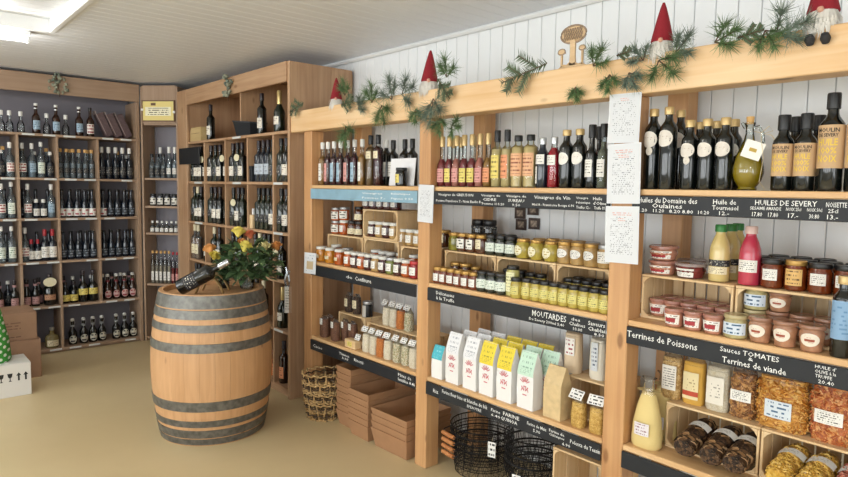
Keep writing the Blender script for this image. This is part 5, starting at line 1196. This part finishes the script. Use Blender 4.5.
for i, (px, w) in enumerate(((106, .1), (115.5, .1), (125, .1))):
    lb = thing('wine_gift_box', '%s of three dark gift boxes leaning on top of back cabinet' % ('left', 'middle', 'right')[i], 'box', (px_x(px, YB+.12, BZ[0]), YB+.12, BZ[0]+.004), 0, 'leaning gift boxes')
    obj('box_body', box_mesh(.072, .09, .235, .003), mat('gift_box_plum', '5c4a4c', .6, var=.2), lb, (-.02, 0, .123), (0, math.radians(-24), 0)) if i == 0 else obj('box_body', box_mesh(.072, .09, .235, .003), MATS['gift_box_plum'], lb, (-.02, 0, .123), (0, math.radians(-24), 0))
    obj('box_edge', box_mesh(.006, .092, .24, .001), mat('gift_box_edge', '9a8a84', .6), lb, (-.056, 0, .139), (0, math.radians(-24), 0))

# corner cabinet goods
CM = Matrix.Rotation(CRZ, 3, 'Z')
bottle('n_gin', 'clear gin bottle with dark label', R=.026, H=.24, hs=.14, hn=.175, rn=.013, glass=G_SMOKE, cap=CAPB, caph=.03, capr=1.2, liquid=(liq('greyish', ''), .12), labels=[(L_BLACK, .02, .1, 140)])
bottle('n_tal', 'taller gin bottle with white cap', R=.025, H=.31, hs=.18, hn=.23, rn=.013, glass=G_SMOKE, cap=CAPW, caph=.06, capr=1.2, liquid=(liq('greyish', ''), .15), labels=[(L_WHITE, .04, .1, 120)])
bottle('n_wht', 'small dark jar with white label', R=.031, H=.12, hs=.095, hn=.1, rn=.024, glass=G_BLUE, cap=CAPB, caph=.02, labels=[(printed('label_bean', 'e6e3da', '3a3a3a', 2, .55, words=3), .015, .08, 150)])
bottle('n_min', 'miniature bottle with pale label', R=.022, H=.115, hs=.065, hn=.08, rn=.01, glass=G_SMOKE, cap=CAPW, caph=.02, liquid=(AMB, .05), labels=[(L_WHITE, .008, .045, 120)])
bottle('n_slim', 'slim clear schnapps bottle', R=.018, H=.33, hs=.23, hn=.26, rn=.009, glass=G_CLEAR, cap=CORK, caph=.025, capr=1.4, liquid=(liq('schnapps', 'b7ab9c', .6), .18), labels=[(L_WHITE, .03, .12, 100)])
bottle('n_red', 'slim red schnapps bottle', R=.018, H=.32, hs=.22, hn=.25, rn=.009, glass=G_CLEAR, cap=CAPR, caph=.025, capr=1.4, liquid=(ROSE2, .16), labels=[(L_PINK, .03, .1, 100)])
def crow(n, kinds, k, place, y=.07):
    tot = {}; cnt = {}
    for kd in kinds: tot[kd] = tot.get(kd, 0)+1
    for i, kd in enumerate(kinds):
        x = .045+(CL-.09)*(i+.5)/len(kinds); c = cnt.get(kd, 0); cnt[kd] = c+1; K = KINDS[kd]
        lab = '%s %s from left, %s' % (ORD[c], K.desc, place) if tot[kd] > 1 else '%s, %s' % (K.desc, place)
        p = CA+CM@Vector((x, y, 0)); put(K, (p.x, p.y, CZ[k]+.0005), CRZ+random.uniform(-.1, .1), lab, 'bottles in the corner cabinet')
crow(5, ['n_gin', 'n_gin', 'n_gin', 'n_tal', 'n_tal'], 1, 'corner cabinet top row'); crow(4, ['n_tal', 'n_tal'], 1, 'back of corner cabinet top row', .15)
crow(4, ['n_wht']*4, 2, 'corner cabinet second shelf'); crow(4, ['n_min']*6, 3, 'corner cabinet third shelf')
crow(7, ['n_slim', 'n_slim', 'n_slim', 'n_slim', 'n_slim', 'n_red', 'n_red'], 4, 'corner cabinet fourth shelf')

# ================================================================== BOXES AND POLKA-DOT BAG at the left
CARD = mat('cardboard_brown', '9c7a60', .75, var=.08, bscale=8); CARDW = mat('cardboard_white', 'd9d6d0', .7)
def carton(label, x0, x1, y0, y1, z0, h, m, mk=None):
    t = thing('carton', label, 'box', ((x0+x1)/2, (y0+y1)/2, z0), 0, 'cartons on the floor')
    obj('box_body', box_mesh(x1-x0, y1-y0, h-.004, .003), m, t, (0, 0, h/2-.002)); w = x1-x0; d = y1-y0
    for s in (-1, 1): obj('flap', box_mesh(w-.004, d/2-.003, .003, .001), m, t, (0, s*d/4, h-.0015))
    obj('tape', box_mesh(.05, d+.001, .001, 0), mat('parcel_tape', 'a99078', .3), t, (0, 0, h+.0004))
    return t, -d/2-.0012
ct, fy = carton('lower brown carton of the stack, printed with a spiral', .45, .985, 5.88, 6.28, 0, .318, CARD)
INKC = mat('print_dark_brown', '6b4a38', .7)
obj('spiral_print', tubes('spiral', [([(.05*(1-i/40)*math.cos(i*.32)*1., 0, .05*(1-i/40)*math.sin(i*.32)) for i in range(38)], .006)], 4), INKC, ct, (.16, fy+.003, .17), (0, 0, 0), (1, .2, 1))
c2, fy = carton('upper brown carton of the stack by the back cabinet', .45, .965, 5.9, 6.26, .32, .225, CARD)
obj('print_block', quad_label('carton_print', .16, .07), printed('carton_ink', '9c7a60', '7a5a46', 3, .55, rough=.75, words=8), c2, (.08, fy, .12))
obj('print_block', quad_label('carton_print_low', .16, .02), printed('carton_ink_low', '9c7a60', '6f503e', 1, .6, rough=.75, words=10), c2, (.08, fy, .03))
c3, fy = carton('white carton with black handling arrows in front of the brown stack', .38, .84, 5.43, 5.72, 0, .25, CARDW)
BLK = mat('print_black', '1c1c1c', .6)
def arrow(x): 
    V = [(-.006, 0, -.03), (.006, 0, -.03), (.006, 0, .008), (.016, 0, .008), (0, 0, .032), (-.016, 0, .008), (-.006, 0, .008)]
    obj('arrow_print', cached('arrow', lambda: mesh_from('arrow', V, [(0, 1, 2, 3, 4, 5, 6)])), BLK, c3, (x, fy, .15))
arrow(.15); arrow(.195)
V = [(-.017, 0, .03), (.017, 0, .03), (.012, 0, .003), (.003, 0, -.004), (.003, 0, -.022), (.012, 0, -.03), (-.012, 0, -.03), (-.003, 0, -.022), (-.003, 0, -.004), (-.012, 0, .003)]
for x in (.095, .04): obj('glass_print', cached('glassprint', lambda: mesh_from('glassprint', V, [tuple(range(10))[::-1]])), BLK, c3, (x, fy, .15))
# green cloth bag with white dots, hung at the frame's left edge, standing on the white carton
pb = thing('polka_dot_bag', 'green cloth bag with white polka dots standing on the white carton', 'bag', (.6, 5.575, .2505))
def dotm():
    m, N, L, b = newmat('polka_green'); tc = N.new('ShaderNodeTexCoord'); mp = N.new('ShaderNodeMapping'); mp.inputs['Scale'].default_value = (24, 24, 24); mp.inputs['Rotation'].default_value = (0, .78, 0)
    L.new(tc.outputs['Object'], mp.inputs[0]); s = N.new('ShaderNodeSeparateXYZ'); L.new(mp.outputs[0], s.inputs[0])
    def M(op, a, c=0.):
        n = N.new('ShaderNodeMath'); n.operation = op; L.new(a, n.inputs[0]); 
        if isinstance(c, float): n.inputs[1].default_value = c
        else: L.new(c, n.inputs[1])
        return n.outputs[0]
    fx = M('SUBTRACT', M('FRACT', s.outputs[0]), .5); fz = M('SUBTRACT', M('FRACT', s.outputs[2]), .5)
    k = M('LESS_THAN', M('ADD', M('MULTIPLY', fx, fx), M('MULTIPLY', fz, fz)), .075)
    mx = N.new('ShaderNodeMix'); mx.data_type = 'RGBA'; mx.inputs['A'].default_value = lin('3f9a3a'); mx.inputs['B'].default_value = lin('e9efe2')
    L.new(k, mx.inputs['Factor']); L.new(mx.outputs['Result'], b.inputs['Base Color']); b.inputs['Roughness'].default_value = .8; return m
def pbm():
    V, F = [], []; n = 20
    for j, (z, a, b) in enumerate(((0, .13, .09), (.02, .14, .1), (.18, .125, .09), (.36, .1, .07), (.5, .075, .05), (.62, .05, .035), (.66, .03, .025), (.72, .045, .035))):
        for i in range(n): t = 2*PI*i/n; q = 1+.06*math.sin(5*t+z*9); V.append((a*q*math.cos(t)-.04*z, b*q*math.sin(t), z))
    for j in range(7):
        for i in range(n): F.append((j*n+i, j*n+(i+1) % n, (j+1)*n+(i+1) % n, (j+1)*n+i))
    F.append(tuple(range(n))[::-1]); F.append(tuple(7*n+i for i in range(n)))
    return mesh_from('polka_bag', V, F, True, 60)
obj('cloth', pbm(), dotm(), pb)
obj('drawstring', tubes('drawstring', [([(.035*math.cos(2*PI*i/14)-.026, .03*math.sin(2*PI*i/14), .66) for i in range(14)], .004, True)], 5), mat('cord_dark', '2a4a2c', .7), pb)

# ================================================================== TRAYS, BASKETS UNDER THE RACK
KRAFT = mat('tray_kraft', 'a67c58', .75, var=.06, bscale=10)
def tray_panels(w, d, h, fl=.035):
    """open tray with flaring sides: base and four panels"""
    W, D = w+2*fl, d+2*fl; t = .004; out = []
    def pan(a, b, c, e, key):
        a, b, c, e = map(Vector, (a, b, c, e)); n = (b-a).cross(e-a).normalized()*t
        V = [a, b, c, e, a-n, b-n, c-n, e-n]
        return mesh_from(key, V, [(0, 1, 2, 3), (7, 6, 5, 4), (0, 4, 5, 1), (1, 5, 6, 2), (2, 6, 7, 3), (3, 7, 4, 0)])
    x, y, X, Y = w/2, d/2, W/2, D/2
    k = 'tray_%.3f_%.3f_%.3f' % (w, d, h)
    out.append(('base_panel', cached(k+'b', lambda: box_mesh(w, d, t, 0)), (0, 0, t/2)))
    out.append(('side_panel', cached(k+'1', lambda: pan((-x, -y, 0), (x, -y, 0), (X, -Y, h), (-X, -Y, h), k+'1')), (0, 0, 0)))
    out.append(('side_panel', cached(k+'2', lambda: pan((x, y, 0), (-x, y, 0), (-X, Y, h), (X, Y, h), k+'2')), (0, 0, 0)))
    out.append(('end_panel', cached(k+'3', lambda: pan((-x, y, 0), (-x, -y, 0), (-X, -Y, h*1.0), (-X, Y, h*1.0), k+'3')), (0, 0, 0)))
    out.append(('end_panel', cached(k+'4', lambda: pan((x, -y, 0), (x, y, 0), (X, Y, h*1.0), (X, -Y, h*1.0), k+'4')), (0, 0, 0)))
    return out
def tray_stack(name, cx, cy, n, w, d, h, step, rz=0, fl=.02):
    for i in range(n):
        r = (0, 0, rz+random.uniform(-.008, .008))
        lab = '%s cardboard tray from the floor in the %s' % (ORD[i], name)
        t = thing('cardboard_tray', lab, 'tray', (cx, cy, .001+i*step), 0, 'stacked brown cardboard trays', rot=r)
        for p, me, l in tray_panels(w, d, h, fl): obj(p, me, KRAFT, t, l)
tray_stack('tray stack beside the middle post', 2.455, 2.89, 4, .33, .29, .12, .041, .03, .022)
tray_stack('middle tray stack', 2.46, 3.19, 6, .36, .185, .1, .041, 0, .018)
tray_stack('tall tray stack next to the woven basket', 2.5, 3.414, 8, .36, .14, .1, .043, 0, .018)
# woven basket stack
RAT = wood('rattan', 'd2b27e', 'a8824e', 2, .6, knots=False); RATD = mat('rattan_dark', '4a3826', .7)
def basket(i, cx, cy, z0, r0, r1, h):
    t = thing('woven_basket', '%s woven two-tone basket from the floor, nested by trays' % ORD[i], 'basket', (cx, cy, z0), i*.35, 'nested woven baskets')
    A, B = [], []; N = 26
    for j in range(5):
        z = .008+(h-.016)*j/4; pts = []
        for k in range(N*2): 
            a = 2*PI*k/(N*2); r = r0+(r1-r0)*z/h+.005*(1 if (k+j) % 2 else -1); pts.append((r*math.cos(a)*1.0, r*math.sin(a)*1.15, z+.006*math.sin(k*1.57+j)))
        (A if j % 2 == 0 else B).append((pts, .0052, True))
    for k in range(N):
        a = 2*PI*k/N; q = .14 if k % 2 else -.14
        (A if k % 3 else B).append(([(r0*math.cos(a), r0*math.sin(a)*1.15, .0), ((r0+r1)/2*math.cos(a+q/2), (r0+r1)/2*math.sin(a+q/2)*1.15, h/2), (r1*math.cos(a+q), r1*math.sin(a+q)*1.15, h)], .0042))
    obj('light_weave', tubes('weave_a', A, 5), RAT, t); obj('dark_weave', tubes('weave_b', B, 5), RATD, t)
    obj('base', lathe('basket_base', [(0, .002), (r0, .002), (r0, .008), (0, .008)], 20), RAT, t, (0, 0, 0), (0, 0, 0), (1, 1.15, 1))
for i in range(4): basket(i, 2.3, 3.66, .001+i*.066, .1, .125, .125)

# black wire baskets with wooden grips
WIRE = mat('wire_black', '1c1c1e', .45, .3); GRIP = wood('grip_wood', 'c98a52', 'a8683a', 0, .5, knots=False)
def wire_basket(label, cx, cy, z0, r0, r1, h, rz, grip=True, base=0):
    t = thing('wire_basket', label, 'basket', (cx, cy, z0), rz, 'black wire baskets')
    R = []; N = 22
    for j, z in enumerate((0, h*.35, h*.7, h)): r = r0+(r1-r0)*z/h; R.append(([(r*math.cos(2*PI*k/24), r*math.sin(2*PI*k/24), z) for k in range(24)], .0022 if j < 3 else .004, True))
    for k in range(N):
        for s in (-1, 1):
            a = 2*PI*k/N; R.append(([(r0*.35*math.cos(a), r0*.35*math.sin(a), .002), (r0*math.cos(a), r0*math.sin(a), 0), (r1*math.cos(a+s*.22), r1*math.sin(a+s*.22), h)], .0013))
    obj('wire_mesh', tubes('wirebasket_%.3f_%.3f' % (r1, h), R, 4), WIRE, t)
    if grip:
        hd = [(-.06, -r1-.0, h), (-.07, -r1-.035, h-.012), (-.055, -r1-.06, h-.02), (.055, -r1-.06, h-.02), (.07, -r1-.035, h-.012), (.06, -r1, h)]
        g = obj('handle', tubes('wirehandle_%.3f_%.3f' % (r1, h), [(hd, .003)], 5), WIRE, t)
        obj('wooden_grip', lathe('wood_grip', [(0, -.05), (.0115, -.05), (.013, 0), (.0115, .05), (0, .05)], 12), GRIP, g, (0, -r1-.06, h-.02), (0, PI/2, 0))
for i in range(4): wire_basket('%s black wire basket from the floor in the stack with wooden grips' % ORD[i], 2.56, 2.385, .003+i*.036, .15, .18, .16, -1.7)
for i in range(5): wire_basket('%s black wire basket from the floor in the stack without grips' % ORD[i], 2.55, 2.0, .003+i*.045, .12, .155, .15, .4+i*.2, False)
for (x, y, z, r, lab) in ((2.45, 2.21, .2, 0, 'grip stack'), (2.385, 1.98, .12, .2, 'stack without grips')):
    tg_ = thing('paper_tag', 'white paper price tag hung on the %s of wire baskets' % lab, 'tag', (x, y, z), -PI/2+.3)
    obj('tag', quad_label('basket_tag', .045, .085), tagm, tg_, (0, 0, .0)); obj('string', tubes('tag_string', [([(0, 0, .04), (0, .012, .065)], .001)], 4), MATS['string_beige'], tg_)
# crate standing on the floor with a wire basket inside
crate('large crate standing on the floor at the right post, wire basket inside', XR+.04, px_y(552, XR+.04, .3), 1.46, .001, .4, .3, group='floor crates', cm=CRATE)
wire_basket('small black wire basket inside the floor crate', XR+.2, 1.6, .012, .09, .115, .15, .3, False)

# ================================================================== DECORATION
NEEDLE = mat('pine_needle_green', '5f7a4e', .6, var=.3, bscale=12); NEEDLEG = mat('pine_needle_grey', '6f7f70', .6, var=.3, bscale=12); FIR = mat('fir_dark', '4a5e42', .6, var=.3, bscale=12)
TWIG = mat('twig_brown', '5a4030', .8)
def sprig(label, px, py, size, kind, seed, ang, X=None, z=None):
    """pine sprig whose middle shows at (px,py) on the front of the beam; ang: direction in the beam's plane"""
    rs = random.Random(seed)
    X = XR-.03 if X is None else X
    k = _f+_r*((px-424)/FPX)-_u*((py-238.5)/FPX); P = k*(X/k.x)
    t = thing('pine_sprig', label, 'sprig', (P.x, P.y, P.z+EYE), 0, 'pine sprigs along the rack beam')
    V, F, tw = [], [], []
    # own axes: a runs along the beam (towards the viewer's right), b up, c out
    def pt(a, b, c): return Vector((-c, -a, b))
    size *= (1.25 if px < 560 else 1.) if kind == 'fir' else (.85 if px < 560 else .6)
    n = 3 if kind != 'fir' else 1
    for s in range(n):
        th = ang+(s-(n-1)/2)*.8+rs.uniform(-.2, .2); L = size*(1 if s == n//2 else .75)
        d = Vector((math.cos(th), math.sin(th), .12)); o = Vector((-math.cos(ang)*size*.4, -math.sin(ang)*size*.4, .0))
        tw.append(([pt(*o), pt(*(o+d*L*.5)), pt(*(o+d*L))], .0025))
        m = 60 if kind == 'fir' else 110
        for i in range(m):
            if kind == 'fir': u = i/m; base = o+d*L*u; sd = 1 if i % 2 else -1; nd = (Vector((-d.y, d.x, 0))*sd*.9+d*.6+Vector((0, 0, rs.uniform(-.4, .5)))).normalized(); nl = size*.2*(1-.4*u); wd = .0032
            else:
                u = rs.choice((.35, .6, .85, 1.))*rs.uniform(.9, 1.05); base = o+d*L*min(u, 1); nd = Vector((rs.gauss(0, 1), rs.gauss(0, 1), rs.gauss(.2, .8)))+d*1.1; nd.normalize(); nl = size*rs.uniform(.45, .8); wd = .0017
            if kind == 'fir' and rs.random() < .9:
                pass
            q = nd.cross(Vector((rs.gauss(0, 1), rs.gauss(0, 1), rs.gauss(0, 1)))).normalized()*wd
            if base.z+nd.z*nl < -.02: nd.z = abs(nd.z)
            b = len(V); V += [pt(*(base-q)), pt(*(base+q)), pt(*(base+nd*nl))]; F.append((b, b+1, b+2))
        if kind == 'fir':
            for br in range(4):
                u0 = .2+.18*br; sd = 1 if br % 2 else -1; d2 = (d*.7+Vector((-d.y, d.x, 0))*sd*.75).normalized(); L2 = L*.5*(1-.15*br); o2 = o+d*L*u0
                tw.append(([pt(*o2), pt(*(o2+d2*L2))], .0018))
                for i in range(34):
                    u = i/34; s2 = 1 if i % 2 else -1; nd = (Vector((-d2.y, d2.x, 0))*s2*.9+d2*.6+Vector((0, 0, rs.uniform(-.3, .5)))).normalized(); base = o2+d2*L2*u
                    q = nd.cross(Vector((0, 0, 1)))*.0032; b = len(V); V += [pt(*(base-q)), pt(*(base+q)), pt(*(base+nd*size*.16))]; F.append((b, b+1, b+2))
    obj('needles', mesh_from('needles', V, F), {'fir': FIR, 'grey': NEEDLEG}.get(kind, NEEDLE), t); obj('twig', tubes('twig_%d' % seed, tw, 5), TWIG, t)
U, D_, R_, L_ = PI/2, -PI/2, 0, PI
for i, a in enumerate((
    ('dark fir sprig at the far left end of the beam', 299, 108, .13, 'fir', 3.6), ('green pine sprig standing beside the leftmost gnome', 345, 90, .1, 'pine', 1.5),
    ('dark fir sprig at the foot of the leftmost gnome', 347, 102, .13, 'fir', .2), ('brownish grey sprig right of the leftmost gnome', 361, 106, .1, 'grey', .4),
    ('light green tuft on the beam between two left gnomes', 373, 96, .12, 'pine', 1.3), ('grey green tuft hanging on the beam below the light tuft', 383, 112, .13, 'pine', -1.2),
    ('dark tuft on top of the beam, third from left gnome', 391, 92, .13, 'grey', 1.8), ('dark tuft on the beam beside the second gnome', 407, 91, .14, 'grey', .3),
    ('upright green sprig right of the second gnome', 447, 70, .11, 'pine', 1.55), ('dark fir sprig right of the second gnome', 444, 86, .13, 'fir', -.7),
    ('grey pine tuft hanging below the second gnome', 434, 108, .15, 'grey', -1.4), ('small green tuft on the beam left of the hanging tuft', 416, 114, .08, 'pine', -1.5),
    ('green tuft dangling under the beam by the middle post', 440, 124, .09, 'pine', -1.5), ('small green tuft dangling right of the middle post', 455, 127, .08, 'pine', -.4),
    ('dark fir spray draped over the middle of the beam', 530, 74, .2, 'fir', 3.5), ('green tuft under the left gnome, hanging into the bay', 347, 133, .13, 'pine', -1.2),
    ('large green tuft left of the third gnome', 598, 60, .13, 'pine', .8), ('small dark tuft right of the wooden tree ornament', 623, 53, .07, 'fir', .2),
    ('green tuft hanging on the beam face, third from right gnome', 610, 81, .11, 'pine', -1.4), ('small green tuft low on the beam below the ornament', 576, 92, .09, 'pine', -1.4),
    ('grey tuft on the beam face left of the third gnome', 632, 78, .11, 'grey', -1.), ('bright green tuft below the third gnome', 664, 67, .15, 'pine', -.9),
    ('dark sprig right of the third gnome', 682, 47, .12, 'grey', .6), ('brown twiggy sprig left of the third gnome', 640, 56, .1, 'grey', 2.2),
    ('long green sprig on the right part of the beam', 724, 38, .14, 'pine', .3), ('green tuft draped over the right part of the beam', 768, 38, .12, 'pine', -1.2),
    ('dark fir sprig left of the rightmost gnome', 788, 28, .16, 'grey', .4), ('small dark sprig between the two right tufts', 748, 33, .09, 'fir', .3))):
    sprig(a[0], a[1], a[2], a[3], a[4], 100+i, a[5])
# gnomes
FELT = mat('felt_red', '8c1c28', .9, bump=.3, bscale=120); BEARD = mat('beard_white', 'e2ded6', .9); NOSE = mat('nose_pink', 'd9a58e', .7); SHOE = mat('shoe_dark', '2a2a2e', .7); GREYB = mat('gnome_grey', '9a9a9c', .9)
def gnome(label, px, s, lean=0, seed=1, feet=True, rot=.35):
    Y = px_y(px, XR+.01, 2.2)
    t = thing('christmas_gnome', label, 'gnome', (XR+.028, Y, 2.136), -PI/2+rot, 'christmas gnomes on the beam')
    t.scale = (s, s, s); rs = random.Random(seed)
    obj('body', lathe('gnome_body', [(0, .0), (.038, .001), (.042, .02), (.04, .05), (.03, .075), (0, .08)], 16), GREYB, t)
    h = obj('hat', lathe('gnome_hat', [(.036, .052), (.047, .05), (.0485, .056), (.046, .066), (.036, .11), (.024, .16), (.013, .2), (.005, .222), (0, .224)], 18), FELT, t, (0, 0, 0), (lean, lean*.5, 0))
    obj('nose', lathe('gnome_nose', [(0, -.011), (.007, -.008), (.011, 0), (.008, .008), (0, .011)], 12), NOSE, t, (0, -.047, .052))
    V, F = [], []
    for i in range(150):
        a = rs.uniform(-1.25, 1.25); r = .042; z = rs.uniform(.025, .058); l = rs.uniform(.05, .085)
        p = Vector((r*math.sin(a), -r*math.cos(a), z)); e = p+Vector((rs.uniform(-.014, .014)+.008*math.sin(a), -.012*math.cos(a)+rs.uniform(-.008, .004), -l)); q = Vector((math.cos(a), math.sin(a), 0))*.004
        m = (p+e)/2+Vector((math.sin(a), -math.cos(a), 0))*.008; b = len(V)
        V += [p-q, p+q, m+q*.8, m-q*.8, e]; F += [(b, b+1, b+2, b+3), (b+3, b+2, b+4)]
    obj('beard', mesh_from('beard', V, F), BEARD, t)
    if feet:
        for sx in (-1, 1): obj('foot', lathe('gnome_foot', [(0, -.02), (.011, -.016), (.016, 0), (.011, .016), (0, .02)], 12), SHOE, t, (sx*.022, -.062, -.045), (PI/2-.9, 0, 0))
gnome('leftmost red-hatted gnome, smallest looking, near the wine cabinet', 334, .82, .0, 2, False, .9)
gnome('second red-hatted gnome from the left, above the middle post', 427, .98, .05, 3, False, .75)
gnome('third red-hatted gnome from the left, above the paper notices', 660, .88, .0, 4, False)
gnome('rightmost red-hatted gnome with dark feet at the photo edge', 822, .98, -.05, 5, True, .1)
# cut-out wooden ornament
oy = px_y(571, XR+.02, 2.14)
orn = thing('wooden_ornament', 'cut-out wooden tree ornament with lettering standing on the beam', 'ornament', (XR+.03, oy, 2.1355), -PI/2)
PLY = wood('plywood', 'dcc09a', 'c4a276', 0, .6, knots=False); PLYD = mat('plywood_burnt', '9a8570', .7)
def slab(key, pts, t=.008):
    V = [(x, -t/2, z) for x, z in pts]+[(x, t/2, z) for x, z in pts]; n = len(pts)
    return mesh_from(key, V, [tuple(range(n)), tuple(range(n, 2*n))[::-1]]+[(i, n+i, n+(i+1) % n, (i+1) % n) for i in range(n)])
obj('base', slab('orn_base', [(-.085, 0), (.085, 0), (.05, .02), (.03, .018), (.015, .026), (0, .02), (-.015, .03), (-.03, .02), (-.05, .024)][::1]), PLY, orn)
obj('trunk', slab('orn_trunk', [(-.016, .015), (.016, .015), (.013, .06), (.014, .125), (-.014, .125), (-.013, .06)]), PLY, orn)
def ell(cx, cz, a, b, n=22, ph=0): return [(cx+a*math.cos(2*PI*i/n), cz+b*math.sin(2*PI*i/n)) for i in range(n)]
obj('crown_ring', tubes('orn_ring', [([(x, 0, z) for x, z in ell(0, .148, .066, .038)], .0042, True)], 6), PLYD, orn)
obj('crown_back', slab('orn_back', ell(0, .148, .064, .036), .003), PLY, orn, (0, .003, 0))
obj('crown_script', tubes('orn_script', [([(-.05+.1*i/40, 0, zz+.009*math.sin(i*1.25+zz*90)) for i in range(41)], .0017) for zz in (.132, .149, .166)], 5), PLYD, orn, (0, -.004, 0))
for cx, cz, r in ((-.058, .075, .019), (.05, .08, .016)):
    m_ = obj('small_mushroom', slab('orn_m%.3f' % cx, [(cx-.004, .012), (cx+.004, .012), (cx+.004, cz-r*.3), (cx+r, cz-r*.2), (cx+r*.8, cz+r*.5), (cx, cz+r*.85), (cx-r*.8, cz+r*.5), (cx-r, cz-r*.2), (cx-.004, cz-r*.3)]), PLY, orn)
    obj('script', tubes('orn_ms%.3f' % cx, [([(x, 0, z) for x, z in ell(cx, cz+r*.2, r, r*.65, 14)], .003, True)], 5), PLYD, m_, (0, -.003, 0))
# dried hop bunches on the cabinets
def hops(label, P, rz, seed):
    t = thing('hop_bunch', label, 'bunch', P, rz, 'dried hop bunches'); rs = random.Random(seed)
    me = lathe('hop_cone', [(0, -.02), (.007, -.012), (.011, 0), (.008, .01), (0, .015)], 8)
    for i in range(26): obj('hop_cone', me, mat('hop_grey', '8c8f7c', .8, var=.3) if i % 3 else mat('hop_leaf', '6c7568', .8, var=.3), t, (rs.gauss(0, .042), -.015-abs(rs.gauss(0, .012)), -.17*rs.random()**.9+.04), (rs.uniform(-.8, .8), rs.uniform(-.8, .8), 0), (1.2, 1.2, 1.2))
    obj('stem', tubes('hop_stem_%d' % seed, [([(-.03, -.008, .05), (0, -.012, -.05), (.01, -.012, -.17)], .003)], 5), TWIG, t)
hops('dried hop bunch on the back cabinet rail', (px_x(58, YB-.02, 2.52), YB-.014, 2.55), 0, 4)
hops('dried hop bunch on the wine cabinet rail', (XW-.016, px_y(229, XW-.016, 2.45), 2.47), -PI/2, 5)
# papers on the posts
def sheet_on_post(label, px, X, zc, w, h, m, tilt=0, extra=(), rz=0):
    t = thing('paper_notice', label, 'notice', (X, px_y(px, X, zc), zc), -PI/2+rz, 'paper notices on the posts')
    obj('sleeve', box_mesh(w+.008, .0015, h+.008, 0), mat('sleeve_white', 'dde0e4', .3), t, (0, .001, 0), (0, tilt, 0))
    p = obj('paper', quad_label('notice_%.3f_%.3f' % (w, h), w, h), m, t, (0, -.0012, 0), (0, tilt, 0))
    for (ww, hh, dz) in extra: obj('heading', quad_label('heading_%.3f_%.3f' % (ww, hh), ww, hh), printed('heading_rose', 'd8dbdf', 'd29a90', 2, .55, words=9, margin=.02), p, (0, -.0008, dz))
PA = printed('notice_a', 'd6d9dd', '83878f', 24, .42, words=26, margin=.12); PB = printed('notice_b', 'd8dbdf', '797d86', 30, .44, words=26, margin=.14)
XP = XR-.013
sheet_on_post('upper paper notice on the right post under the beam', 624, XP, 1.895, .135, .19, PA, .02, ((.04, .014, .075),))
sheet_on_post('middle paper notice on the right post beside oil bottles', 623.5, XP-.003, 1.672, .142, .235, PB, -.02, ((.08, .016, .09), (.05, .016, .07)))
sheet_on_post('lower paper notice on the right post with pink heading', 621.5, XP, 1.423, .145, .225, PB, -.02, ((.09, .016, .085), (.035, .016, .062)))
sheet_on_post('paper notice on the middle post below the top shelf', 425.5, XP, 1.515, .12, .2, PB, .03)
sheet_on_post('small pictured card on the left post of the rack', 310, XP-.022, 1.065, .085, .14, printed('notice_card', 'dfe3e8', '7a8aa0', 6, .45, words=8, head=('c9b490', .2, .6, .2, .8)), .05, (), .5)
